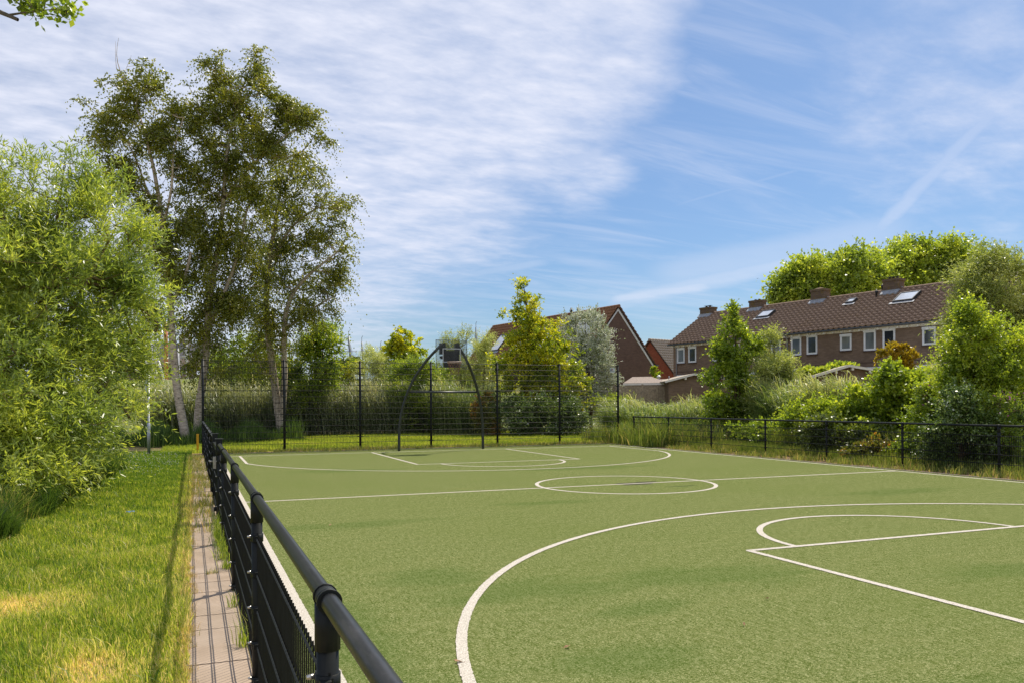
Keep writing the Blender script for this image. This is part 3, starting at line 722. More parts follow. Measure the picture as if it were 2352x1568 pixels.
on_roof(rofr, 'skylight', T(4.95), T(5.85), .75, 1.42, ZR, sl, M_sky); on_roof(rofr, 'skylight', T(10.55), T(11.0), .55, .95, ZR, sl, M_sky); on_roof(rofr, 'skylight', T(13.5), T(14.55), .62, 1.42, ZR, sl, M_sky)
vent(rofr, .55, T(12.05), ZR - .3, .5); vent(rofr, .0, T(12.05), ZR + .1, .42); vent(rofr, .0, T(15.9), ZR + .1, .7, .07)

# gabled brown house in the middle
rz2 = math.atan2(.534, .846) - YAW
h2, _, r2, sl2 = gable_house('gabled_house', 'brown brick house with white bargeboards behind the silver poplar', 'house', rf(7.8, 58.7), rz2, 3.25, 4.72, 8.58, 17.6, M_brick2, M_tile2, over=.32, white_verge=True, pitch=.30, course=.36)
on_roof(r2, 'skylight', 13.3, 14.7, .95, 2.15, 8.58, sl2, M_sky, side=-1); on_roof(r2, 'skylight', 9.6, 10.9, 1.0, 2.1, 8.58, sl2, M_sky, side=-1); on_roof(r2, 'skylight', 5.9, 7.0, 1.0, 2.0, 8.58, sl2, M_sky, side=-1)
mb = MB(); mb.prism([(-.35, .9, 8.25), (-1.75, .9, 6.6), (-1.75, .9, 7.75), (-.55, .9, 8.0)], (0, 1.9, 0)); mb.build('dormer', M_white, r2)
for y in (5.4, 4.75, 13.8): vent(r2, -.05 if y != 5.4 else -.25, y, 8.5 if y != 5.4 else 8.3, .55 if y != 5.4 else .8, .08)
MB().box((3.25 + .3, -.1, 4.42), (.28, .5, .10)).build('gutter', M_gutter, h2)
MB().box((2.52, -.06, 5.75), (.22, .1, .09)).build('wall_lamp', M_lamp, h2)
# red house behind, between the two
h3, _, r3, sl3 = gable_house('red_brick_house', 'small red brick house with pale grey tiles between the brown houses', 'house', rf(13.0, 75.), math.atan2(-.8, .6) - YAW, 2.7, 4.45, 7.40, 7.0, M_brick3, M_tile3, over=.25, pitch=.30, course=.36)
mb = MB(); mb.b2((-.9, 1.2, 5.8), (-.6, 1.5, 7.1)); mb.build('chimney', M_brickc, r3)

# ------------------------------------------------------------------ garden sheds, fence, parasols
def shed(name, label, a, b_, ze0, zr, ze1, apex_t, depth, wallm, roofm, d_over=.12):
    """front wall from a to b (world xy), gable towards the court"""
    a = np.array(a); b_ = np.array(b_); L = np.linalg.norm(b_ - a); rz = math.atan2(b_[1] - a[1], b_[0] - a[0])
    root = empty(name, (a[0], a[1], 0), rz); tag(root, label, 'shed'); xa = L * apex_t
    MB().prism([(0, 0, -.1), (L, 0, -.1), (L, 0, ze1), (xa, 0, zr), (0, 0, ze0)], (0, depth, 0)).build('wall', wallm, root)
    th = .07; e = .22
    s0 = (zr - ze0) / xa; s1 = (zr - ze1) / (L - xa)
    r = MB().prism([(-e, -.2, ze0 - e * s0 + .01), (xa, -.2, zr + .01), (xa, -.2, zr + th), (-e, -.2, ze0 - e * s0 + th)], (0, depth + .4, 0)); r.prism([(xa, -.2, zr + .01), (L + e, -.2, ze1 - e * s1 + .01), (L + e, -.2, ze1 - e * s1 + th), (xa, -.2, zr + th)], (0, depth + .4, 0))
    r = r.build('roof', roofm, root)
    m_ = MB(); m_.prism([(-e, -.235, ze0 - e * s0 - .03), (xa, -.235, zr - .03), (xa, -.235, zr + th + .005), (-e, -.235, ze0 - e * s0 + th + .005)], (0, .03, 0)); m_.prism([(xa, -.235, zr - .03), (L + e, -.235, ze1 - e * s1 - .03), (L + e, -.235, ze1 - e * s1 + th + .005), (xa, -.235, zr + th + .005)], (0, .03, 0))
    m_.build('bargeboard', M_cream, r)
    for f_ in (.28, .5, .74):
        x = L * f_; z = ze0 + s0 * x if x < xa else zr - s1 * (x - xa); MB().b2((x - .05, -.20, z - .14), (x + .05, -.002, z - .035)).build('rafter_end', M_cream, root)
    return root
shd = shed('garden_shed', 'low brown brick shed with beige roof between bushes on the right', (25.31, 27.57), (27.93, 25.98), 2.70, 3.12, 2.80, .45, 4.5, M_brick, M_beigefelt)
MB().tube([(3.05, -.12, 2.72), (3.0, -.06, 2.45), (2.86, -.05, 2.3), (2.86, -.05, 0)], .035, 8).build('downpipe', M_pipe, shd)
shed('garden_shed', 'brown brick shed left of the young alder, at the end of the plank fence', (23.25, 35.95), (26.1, 34.8), 2.72, 3.05, 2.80, .42, 4.0, M_brick, M_beigefelt)
sh = empty('summer_house', rf(6.3, 44.0), -.3 - YAW); tag(sh, 'low garden hut with grey felt roof behind the tall fence corner', 'shed')
MB().b2((0, 0, -.1), (2.0, 2.0, 2.62)).build('wall', M_wood, sh)
mb = MB(); mb.add([(-.15, -.2, 2.68), (2.15, -.2, 2.68), (2.15, 2.2, 2.68), (-.15, 2.2, 2.68), (.2, .9, 3.05), (1.25, .9, 3.05), (-.15, -.2, 2.62), (2.15, -.2, 2.62), (2.15, 2.2, 2.62), (-.15, 2.2, 2.62)], [(0, 1, 5, 4), (1, 2, 5), (2, 3, 4, 5), (3, 0, 4), (0, 6, 7, 1), (1, 7, 8, 2), (2, 8, 9, 3), (3, 9, 6, 0)]); r_ = mb.build('roof', M_felt, sh)
MB().b2((-.16, -.225, 2.56), (2.16, -.203, 2.665)).build('fascia', M_cream, r_)
# corrugated lean-to between the houses
lt = empty('lean_to', rf(8.0, 50.0), -.08 - YAW); tag(lt, 'low lean-to with corrugated roof edge in front of the brown gable', 'shed')
mb = MB(); nxx = 90; xs = np.linspace(0, 2.8, nxx + 1); wv = .025 * np.sin(xs / .12 * 2 * math.pi)
vv = np.vstack([np.c_[xs, np.zeros(nxx + 1), 3.0 + wv], np.c_[xs, np.full(nxx + 1, 2.2), 3.12 + wv]]); mb.add(vv, [(i, i + 1, nxx + 2 + i, nxx + 1 + i) for i in range(nxx)], True)
mb.build('corrugated_roof', M_felt, lt); MB().b2((0, .08, 2.80), (2.8, .12, 2.93)).build('fascia', M_cream, lt); MB().b2((0, .2, 0), (2.8, 2.1, 2.79)).build('wall', M_brick2, lt)
ext = empty('house_extension', (row.matrix_world @ Vector((0, 0, 0))), 0)
bpy.data.objects.remove(ext)
# a low white-topped extension in front of the terrace
def row_pt(x, y): c_, s_ = math.cos(rz), math.sin(rz); return (org[0] + c_ * x - s_ * y, org[1] + s_ * x + c_ * y, 0)
ex = empty('flat_roof_extension', row_pt(HW + .1, T(14.6)), rz); tag(ex, 'flat-roofed extension with white edge against the right part of the terrace', 'extension')
MB().b2((0, 0, -.1), (2.2, 5.5, 2.75)).build('wall', M_brick, ex); MB().b2((-.0, -.1, 2.753), (2.35, 5.6, 2.95)).build('roof_edge', M_white, ex)
# plank fence
pa, pb = np.array([21.1, 37.9]), np.array([23.9, 36.75]); L = np.linalg.norm(pb - pa)
pf = empty('plank_fence', (pa[0], pa[1], 0), math.atan2(pb[1] - pa[1], pb[0] - pa[0])); tag(pf, 'weathered wooden plank fence between the garden hut and the brick shed', 'fence')
mb = MB(); x = 0.
while x < L:
    w = random.uniform(.09, .12); mb.b2((x, random.uniform(-.01, .01) - .02, .2), (x + w - .012, .0 + random.uniform(-.008, .008), 2.5 + random.uniform(-.02, .03))); x += w
mb.build('planks', M_wood, pf)
for k in range(3): MB().b2((k * L / 2 - .05, .012, 0), (k * L / 2 + .05, .10, 2.6)).build('post', M_wood, pf)
mb = MB(); mb.b2((.05, .014, 2.1), (L - .05, .05, 2.2)); mb.b2((.05, .014, .8), (L - .05, .05, .9)); mb.build('rail', M_wood, pf)
def parasol(loc, label, mat, h=.75, r=.17, tilt=0., top=3.0):
    o = empty('parasol', loc, 0); tag(o, label, 'parasol'); o.rotation_euler = (0, tilt, 0)
    n = 8; vs = []; prof_ = [(0, 0.02), (-.06, .05), (-.25, .6), (-.45, 1.0), (-.48, .62), (-h, .7), (-h - .05, .45)]
    for z, k in prof_:
        for i in range(2 * n):
            rr = r * k * (1 if i % 2 else .66); a = math.pi * i / n; vs.append((rr * math.cos(a), rr * math.sin(a), top + z))
    f = [(j * 2 * n + i, j * 2 * n + (i + 1) % (2 * n), (j + 1) * 2 * n + (i + 1) % (2 * n), (j + 1) * 2 * n + i) for j in range(len(prof_) - 1) for i in range(2 * n)]
    MB().add(vs, f).build('canopy', mat, o); MB().tube([(0, 0, 0), (0, 0, top + .04)], .02, 8).build('pole', M_zinc, o)
p = G(1537, 44); parasol(p, 'closed pale mauve parasol standing upright beside the brick shed', M_purple, top=3.03, r=.2)
p = G(1488, 46); parasol(p, 'closed mauve parasol leaning over the plank fence', M_purple, tilt=-.10, top=2.98, r=.2)
p = G(1829, 39); parasol(p, 'closed beige parasol in front of the white ground-floor window', M_beige, top=3.1, r=.26)
ll = empty('garden_lantern', G(1513.5, 49)); tag(ll, 'small white garden lantern above the corrugated roof edge', 'lantern')
MB().tube([(0, 0, 0), (0, 0, 3.0)], .03, 8).build('pole', M_lamp, ll); MB().tube([(0, 0, 3.0), (0, 0, 3.18)], [.07, .12], 6, smooth=False).build('lamp_glass', M_lamp, ll); MB().tube([(0, 0, 3.181), (0, 0, 3.23), (0, 0, 3.31)], [.16, .13, .02], 6, smooth=False).build('lamp_roof', M_lamp, ll)
# small garden house with pale bargeboard and a bird house in front of it, left of the second tall post
gh = empty('garden_house', rf(-14.6, 66.), -YAW - .2); tag(gh, 'small shed with a pale sloping roof edge behind the reeds left of centre', 'shed')
MB().prism([(0, 0, -.1), (5.5, 0, -.1), (5.5, 0, 3.3), (2.6, 0, 2.45), (0, 0, 2.45)], (0, 3, 0)).build('wall', M_wood, gh)
r_ = MB().prism([(2.3, -.3, 2.5), (5.8, -.3, 3.75), (5.8, -.3, 3.85), (2.3, -.3, 2.6)], (0, 3.6, 0)).build('roof', M_vent, gh)
MB().prism([(2.25, -.34, 2.42), (5.8, -.34, 3.68), (5.8, -.34, 3.92), (2.25, -.34, 2.66)], (0, .03, 0)).build('bargeboard', M_lead, r_)
MB().prism([(-1.9, -.2, 2.48), (2.3, -.2, 2.48), (2.3, 1.5, 3.35), (-1.9, 1.5, 3.35)], (0, 0, .08)).build('felt_roof', M_felt, gh)
bh = empty('bird_house', rf(-13.0, 64.), -YAW); tag(bh, 'brown wooden bird house on a post beside the small shed', 'bird house')
MB().b2((-.04, -.04, 0), (.04, .04, 3.3)).build('post', M_wood, bh)
MB().b2((-.28, -.22, 3.3), (.28, .22, 3.78)).build('box', M_wood, bh); MB().prism([(-.38, -.3, 3.78), (.38, -.3, 3.78), (0, -.3, 4.05)], (0, .6, 0)).build('roof', M_sill, bh)

# ------------------------------------------------------------------ buildings and masts behind the dike
fb = empty('harbour_building', rf(-60, 112), -YAW - .03); tag(fb, 'long grey-brown building with big roof behind the dike', 'building')
MB().b2((0, 0, 0), (15.5, 12, 6.0)).build('wall', M_brickf, fb)
MB().b2((-.2, -.05, 6.0), (15.7, .3, 7.0)).build('window_band', M_vent, fb)
MB().b2((-.6, -.8, 7.003), (16.1, 12, 8.1)).build('fascia', plain('tan_fascia', (.36, .29, .24), .8, .2, var=.2, scale=.6), fb)
MB().prism([(-.5, -.5, 8.103), (-.5, 12, 8.103), (-.5, 9, 11.0), (-.5, 1.5, 10.4)], (16.5, 0, 0)).build('roof', plain('slate_roof', (.16, .15, .15), .7, .3, var=.3, scale=1.5), fb)
ch = MB().b2((12.8, 1.8, 9.8), (14.0, 3.2, 11.6)).build('chimney', M_brickf, fb)
M_mast = plain('white_mast', (.66, .66, .66), .4, .5, var=.06); M_mastw = plain('varnished_mast', (.42, .14, .035), .4, .5, var=.15); M_mastg = plain('grey_mast', (.17, .18, .20), .4, .5, .3, .2)
M_rig = plain('rigging_wire', (.35, .35, .36), .5, .4)
def mast(label, x0, y0, x1, y1, d, r, mat, tapered=.7, spreader=None, wires=True, vane=True):
    """mast of a moored boat: top (x1,y1), foot carried down to the ground"""
    a = P(x0, y0, d); b_ = P(x1, y1, d); k = a[2] / (b_[2] - a[2]); foot = a - (b_ - a) * k
    o = empty('boat_mast', foot); tag(o, label, 'mast', 'boat masts behind the dike'); q = b_ - foot
    MB().tube([(0, 0, 0), q * .6, q], [r, r * .92, r * tapered], 10).build('mast', mat, o)
    if spreader:
        for s_ in spreader: MB().tube([q * s_ - RIGHT * .9, q * s_ + RIGHT * .9], .035, 6).build('spreader', mat, o)
    if wires:
        m_ = MB()
        for s_ in (-1.6, 1.5, .9): m_.tube([q * .97, RIGHT * s_ * 1.0 + FWD * .4 * s_ + UP * 1.0], .022, 4, cap=False)
        m_.build('rigging', M_rig, o)
    if vane: MB().tube([q, q + UP * .5, q + UP * .75 + RIGHT * .12], .03, 5).build('wind_vane', M_mastg, o)
D = 92
mast('varnished orange wooden mast standing against the building behind the dike', 382, 872, 381.5, 740, D, .24, M_mastw, .9, wires=False, vane=False)
mast('white mast left of the leaning one, beside the sign pole', 351, 872, 347, 760, D, .17, M_mast, spreader=None)
mast('white mast nearest the grey sign pole', 336, 872, 333, 740, D + 2, .16, M_mast, wires=False)
mast('slim white mast between the two leaning poles', 357, 872, 358, 770, D + 1, .15, M_mast, wires=False)
mast('leaning white boom with red stripes at its foot', 377, 872, 361, 815, D - 2, .14, M_mast, .9, wires=False, vane=False)
mast('white boom leaning left, foot on the dike behind the pole', 348, 872, 327, 805, D - 1, .12, M_mast, .9, wires=False, vane=False)
mast('white mast between the two birch trunks, with cross-trees', 431, 874, 427, 730, D, .15, M_mast, spreader=(.35, .62), vane=True)
mast('short white mast just right of the first birch trunk', 412, 872, 410, 800, D + 1, .13, M_mast, wires=True)
mast('tallest dark mast against the sky right of the birches', 806.5, 831, 801.4, 773, 100, .20, M_mastg, .6, spreader=(.62, .82))
mast('second dark mast against the sky, right of the tallest', 834, 826, 831.6, 785, 100, .14, M_mastg, .6, spreader=(.8,))
mast('thin dark mast left of the round lime tree', 872, 830, 874.8, 796, 100, .13, M_mastg, .6, wires=False)
mast('pale thin mast at the right edge of the third birch', 769, 831, 768, 800, 100, .13, M_mast, wires=False, vane=False)
mast('thin mast above the grey willows left of the gabled house', 1094, 790, 1094, 752, 100, .13, M_mastg, .6)
# airliner far away
ap = empty('airplane', P(1742, 640, 9000), .9); tag(ap, 'tiny distant airplane low in the blue sky', 'airplane')
MB().tube([(-19, 0, 0), (-16, 0, .4), (12, 0, 0), (19, 0, 1)], [.4, 2.1, 2.1, .5], 10).build('fuselage', M_vent, ap)
MB().prism([(-4, 0, -.6), (3, 0, -.6), (10, 17, .8), (8, 17, .8)], (0, 0, .5)).build('wing', M_vent, ap); MB().prism([(-4, 0, -.6), (3, 0, -.6), (10, -17, .8), (8, -17, .8)], (0, 0, .5)).build('wing', M_vent, ap)
MB().prism([(13, 0, .8), (18, 0, .8), (20, 0, 6.5), (17.5, 0, 6.5)], (0, .4, 0)).build('tail_fin', M_vent, ap)
# ------------------------------------------------------------------ vegetation: growth and leaves
def nrm(a): return a / (np.linalg.norm(a, axis=-1, keepdims=True) + 1e-9)
def blob_points(blobs, n, lump, seed, edge=.42):
    """points spread unevenly through ellipsoids, thinned by a lumpy field so the crown has gaps"""
    g = np.random.default_rng(seed); out = []; vol = np.array([b_[1][0] * b_[1][2] * max(b_[1][1], .3) ** .5 * (b_[2] if len(b_) > 2 else 1) for b_ in blobs]); blobs = [b_[:2] for b_ in blobs]; cnt = np.maximum(3, (n * vol / vol.sum()).astype(int))
    ph = g.uniform(0, 6.28, (6, 3)); fr = g.uniform(1.2, 3.4, (6, 3)) / lump
    for (c, r), k in zip(blobs, cnt):
        u = nrm(g.normal(size=(k * 3, 3))); rad = g.uniform(0, 1, (k * 3, 1)) ** edge * (1 + .26 * np.maximum(g.normal(size=(k * 3, 1)), -.7))
        q = u * rad
        p = c + q[:, :1] * r[0] * RIGHT + q[:, 1:2] * r[1] * FWD + q[:, 2:] * r[2] * UP
        f = sum(np.sin(p[:, 0] * fr[i, 0] + ph[i, 0]) * np.sin(p[:, 1] * fr[i, 1] + ph[i, 1]) * np.sin(p[:, 2] * fr[i, 2] + ph[i, 2]) for i in range(6))
        keep = np.argsort(-f + g.normal(0, .7, len(f)))[:k]
        out.append(p[keep])
    p = np.vstack(out); p[:, 2] = np.maximum(p[:, 2], .12); return p
def grow(trunks, att, up_pen=.7, smooth=True):
    """join every crown point to the nearest wood below it; returns positions, parents, radii"""
    pos = []; par = []; fix = []
    for tr in trunks:
        pts = np.array([t[:3] for t in tr]); rd = np.array([t[3] for t in tr]); prev = -1
        if pos:  # a limb starts at the nearest existing wood
            d = np.linalg.norm(np.array(pos) - pts[0], axis=1); prev = int(np.argmin(d)) if d.min() < 1.2 else -1
        seg = np.linalg.norm(np.diff(pts, axis=0), axis=1); cum = np.r_[0, np.cumsum(seg)]; m_ = max(2, int(cum[-1] / .35)); s_ = np.linspace(0, cum[-1], m_ + 1)
        q = np.stack([np.interp(s_, cum, pts[:, k]) for k in range(3)], 1)
        for _ in range(3): q[1:-1] = (q[:-2] + 2 * q[1:-1] + q[2:]) / 4
        rr = np.interp(s_, cum, rd)
        for i in range(m_ + 1): pos.append(q[i]); par.append(prev); fix.append(rr[i]); prev = len(pos) - 1
    nt_ = len(pos); n = len(att); Pn = np.zeros((nt_ + n * 2, 3)); Pn[:nt_] = pos; cnt = nt_
    d0 = np.min(np.linalg.norm(att[:, None, :] - Pn[None, :nt_], axis=2), axis=1) if n * nt_ < 4e6 else np.linalg.norm(att - att.mean(0), axis=1)
    ids = []
    for j in np.argsort(d0):
        a = att[j]; dv = a - Pn[:cnt]; dd = np.sqrt((dv ** 2).sum(1)) + up_pen * np.maximum(0, -dv[:, 2] + .05)
        k = int(np.argmin(dd)); L_ = np.linalg.norm(a - Pn[k])
        if L_ > .5:
            mid = (a + Pn[k]) / 2 + rng.normal(0, .06 * L_, 3) - UP * (.05 * L_); Pn[cnt] = mid; par.append(k); fix.append(0); k = cnt; cnt += 1
        Pn[cnt] = a; par.append(k); fix.append(0); ids.append(cnt); cnt += 1
    Pn = Pn[:cnt]; par = np.array(par); w = np.ones(cnt)
    for i in range(cnt - 1, -1, -1):
        if par[i] >= 0: w[par[i]] += w[i]
    return Pn, par, w, np.array(fix), np.array(ids)
def wood_mesh(name, Pn, par, w, fix, rt, mat, parent, cap=.16, sides=5, expn=.45):
    rad = np.minimum(rt * w ** expn, cap); rad = np.where(fix > 0, fix, rad)
    i = np.where(par >= 0)[0]; a = Pn[par[i]]; b_ = Pn[i]; ra = np.minimum(rad[par[i]], np.where(fix[i] > 0, 9, rad[i] * 1.6)); rb = rad[i]
    t = nrm(b_ - a); ref = np.where(np.abs(t[:, 2:]) < .9, np.array([[0, 0, 1.]]), np.array([[1., 0, 0]])); u = nrm(np.cross(t, ref)); v = np.cross(t, u); m_ = len(i)
    big = fix[i] > .05
    def ring(c, r_, s_): 
        ang = np.arange(s_) * 2 * math.pi / s_; return c[:, None] + r_[:, None, None] * (np.cos(ang)[None, :, None] * u[:, None] + np.sin(ang)[None, :, None] * v[:, None])
    s_ = sides; V = np.concatenate([ring(a, ra, s_), ring(b_, rb, s_)], 1).reshape(-1, 3)
    k = np.arange(s_); F = np.stack([k, (k + 1) % s_, s_ + (k + 1) % s_, s_ + k], 1)[None] + (np.arange(m_) * 2 * s_)[:, None, None]
    o = fastmesh(name, V, F.reshape(-1, 4), mat, parent)
    o.data.polygons.foreach_set('use_smooth', np.ones(len(o.data.polygons), bool)); return o
def leaves(name, src, cen, mat, parent, per=5, k=8, L=.07, Wd=.04, slen=.4, out=.5, up=.2, rnd=.7, droop=.0, wind=(0, 0, 0), seed=1, fold=.0, flat=.5, hang=None):
    """shoots leaving each crown point with leaves set along them"""
    g = np.random.default_rng(seed); n = len(src) * per; p = np.repeat(src, per, 0)
    o_ = nrm(p - cen) * out; d = nrm(o_ + np.array([0, 0, up]) + g.normal(0, rnd, (n, 3)) + np.array(wind))
    sl_ = slen * g.uniform(.45, 1.25, (n, 1)) * np.where(g.uniform(size=(n, 1)) < .12, 1.7, 1)
    t = (np.arange(k) + .6) / k; tt = np.clip(t[None] + g.normal(0, .06, (n, k)), 0, 1.1)
    base = p[:, None] + d[:, None] * (tt * sl_)[..., None]
    base[..., 2] -= droop * (tt * sl_) ** 2 * 1.0 / max(slen, .01)
    tang = d[:, None] - np.array([0, 0, 1.]) * (2 * droop * tt * sl_ / max(slen, .01))[..., None]; tang = nrm(tang)
    ax = nrm(tang * .8 + g.normal(0, .62, (n, k, 3)) + (np.array([0, 0, -1.]) * hang if hang else 0))
    sz = g.uniform(.65, 1.25, (n, k, 1)); nn_ = g.normal(0, 1, (n, k, 3)) * (1 - flat) + np.array([0, 0, 1.]) * flat
    side = nrm(np.cross(ax, nn_)); up_ = np.cross(side, ax)
    a = base; tip = base + ax * L * sz; mid = base + ax * L * sz * .48
    l_ = mid + side * Wd * .5 * sz + up_ * fold * Wd; r_ = mid - side * Wd * .5 * sz + up_ * fold * Wd
    V = np.stack([a, l_, tip, r_], 2).reshape(-1, 3); m_ = n * k
    F = np.arange(m_ * 4).reshape(-1, 4)
    o2 = fastmesh(name, V, F, mat, parent)
    return o2, (p, d, sl_)
def shoot_mesh(p, d, sl_, droop, slen, r=.003):
    k = 3; t = np.linspace(0, 1, k + 1); pts = p[:, None] + d[:, None] * (t[None] * sl_)[..., None]; pts[..., 2] -= droop * (t[None] * sl_) ** 2 / max(slen, .01)
    return pts
def B(x, y, rx, ry, d, dep=None, w=1.):
    s_ = d / 1837; return (P(x, y, d), (rx * s_, (dep if dep else .75 * rx * s_ + .3), ry * s_), w)
def plant(name, label, cat, trunk, blobs, n, leafmat_, wood=M_bark, group=None, lump=1.2, rt=.006, cap=.09, seed=1, up_pen=.7, foliage='crown', woodname='trunk', edge=.42, **lk):
    tr = []
    for tl in trunk:
        q = []
        for i, (x, y, d, r_) in enumerate(tl):
            p = P(x, y, d)
            if i == 0 and tl is trunk[0]: p[2] = -.08
            q.append((*p, r_))
        tr.append(q)
    base = np.array(tr[0][0][:3]); base[2] = 0
    root = empty(name, base); tag(root, label, cat, group)
    att = blob_points(blobs, n, lump, seed, edge); sh_ = lambda q: q - base
    Pn, par, w, fix, ids = grow([[(t[0] - base[0], t[1] - base[1], t[2], t[3]) for t in tl] for tl in tr], att - base, up_pen)
    wood_mesh(woodname, Pn, par, w, fix, rt, wood, root, cap)
    cen = Pn[ids].mean(0) - UP * .6
    o, sh = leaves(foliage, Pn[ids], cen, leafmat_, root, seed=seed + 50, **lk)
    if lk.get('twigs'): pass
    return root
def add_twigs(root, lmesh=None): pass
WIND = (-.30, .05, 0)
birch = dict(per=8, k=12, L=.085, Wd=.066, slen=.75, out=.45, up=.15, rnd=.6, droop=.62, hang=.5, flat=.25)
grp_b = 'birches at the far left corner'
plant('birch_tree', 'tall slender birch with leaning white trunk and bare top twigs, leftmost of the birches', 'tree',
      [[(430, 1018, 33, .20), (418, 960, 33, .185), (406, 890, 33, .165), (398, 800, 33, .15), (394, 720, 33, .14), (385, 620, 33, .12), (375, 500, 33, .095), (355, 380, 33, .07), (330, 280, 33, .045), (295, 195, 33, .028), (272, 150, 33, .016), (268, 118, 33, .010), (277, 88, 33, .006)],
       [(394, 700, 33, .09), (425, 650, 33, .075), (440, 580, 33, .06)], [(376, 520, 33, .06), (398, 440, 32.6, .05), (400, 350, 32.6, .04), (425, 270, 32.6, .02)], [(272, 160, 33, .012), (262, 135, 33, .008), (276, 112, 33, .006), (270, 96, 33, .004)], [(285, 180, 33, .010), (300, 150, 33, .006), (306, 128, 33, .004)], [(376, 540, 33, .06), (345, 450, 33.3, .045), (310, 350, 33.3, .03), (262, 270, 33.3, .012)]],
      [B(300, 215, 42, 50, 33), B(245, 270, 48, 38, 33), B(275, 350, 50, 55, 33), B(350, 210, 35, 45, 33), B(345, 310, 55, 60, 33), B(410, 260, 28, 45, 33), B(400, 370, 40, 60, 33), B(320, 440, 55, 60, 33), B(400, 490, 40, 60, 33), B(350, 560, 60, 60, 33), B(395, 640, 45, 45, 33), B(350, 700, 40, 50, 33)],
      620, L_birch, M_birch, grp_b, lump=1.0, rt=.0075, cap=.07, seed=3, up_pen=.9, **birch)
plant('birch_tree', 'dense tall birch in the middle with a full dark crown, behind the corner fence post', 'tree',
      [[(453, 1014, 34.5, .19), (455, 940, 34.5, .18), (470, 850, 34.5, .17), (476, 770, 34.5, .16), (480, 700, 34.5, .14), (498, 600, 34.5, .12), (515, 480, 34.5, .10), (522, 360, 34.5, .075), (545, 250, 34.5, .05), (580, 150, 34.5, .02)],
       [(477, 760, 34.5, .12), (510, 690, 34.5, .10), (545, 600, 34.5, .07), (570, 480, 34.5, .05)], [(515, 460, 34.5, .06), (580, 380, 34.2, .05), (660, 310, 34.2, .03)]],
      [B(590, 155, 35, 45, 34.5), B(500, 160, 42, 42, 34.5), B(540, 230, 80, 60, 34.5), B(640, 235, 60, 60, 34.5), B(690, 290, 60, 45, 34.5), B(745, 325, 28, 16, 34.5), B(480, 290, 60, 70, 34.5), B(560, 340, 85, 70, 34.5), B(650, 350, 55, 45, 34.5), B(500, 420, 75, 70, 34.5), B(570, 460, 60, 70, 34.5), B(470, 530, 60, 70, 34.5), B(540, 570, 75, 70, 34.5), B(500, 660, 80, 70, 34.5), B(450, 720, 45, 70, 34.5), B(560, 690, 50, 50, 34.5), B(440, 815, 32, 35, 34.5), B(500, 760, 40, 40, 34.5, w=.7), B(520, 840, 34, 34, 34.5, w=.6)],
      1250, L_birch, M_birch, grp_b, lump=1.15, rt=.0075, cap=.08, seed=4, up_pen=.9, **birch)
b3 = dict(birch); b3.update(per=7)
plant('birch_tree', 'open-crowned birch with split peeling trunk behind the second tall post', 'tree',
      [[(650, 1006, 38, .24), (640, 940, 38, .22), (630, 870, 38, .19), (616, 760, 38, .16), (612, 690, 38, .14), (622, 590, 38, .12), (640, 480, 38, .08), (652, 400, 38, .03)],
       [(648, 960, 38, .17), (655, 860, 37.6, .15), (652, 770, 37.6, .13), (662, 690, 37.6, .10), (700, 640, 37.6, .08), (750, 600, 37.6, .05), (790, 570, 37.6, .02)], [(624, 600, 38, .08), (670, 520, 38, .06), (740, 470, 38, .035), (810, 465, 38, .012)], [(655, 760, 37.8, .08), (700, 720, 37.8, .06), (770, 680, 37.8, .03)]],
      [B(640, 420, 30, 45, 38), B(700, 410, 50, 40, 38), B(660, 490, 60, 50, 38), B(750, 470, 50, 30, 38), B(812, 467, 14, 10, 38), B(620, 570, 45, 60, 38), B(700, 560, 60, 50, 38), B(770, 550, 32, 60, 38), B(640, 650, 50, 50, 38), B(720, 640, 60, 45, 38), B(780, 640, 22, 35, 38), B(600, 720, 45, 50, 38), B(690, 720, 60, 40, 38), B(620, 800, 45, 55, 38), B(760, 715, 22, 22, 38)],
      760, L_birch, M_birch, grp_b, lump=.95, rt=.0075, cap=.07, seed=5, up_pen=.9, **b3)

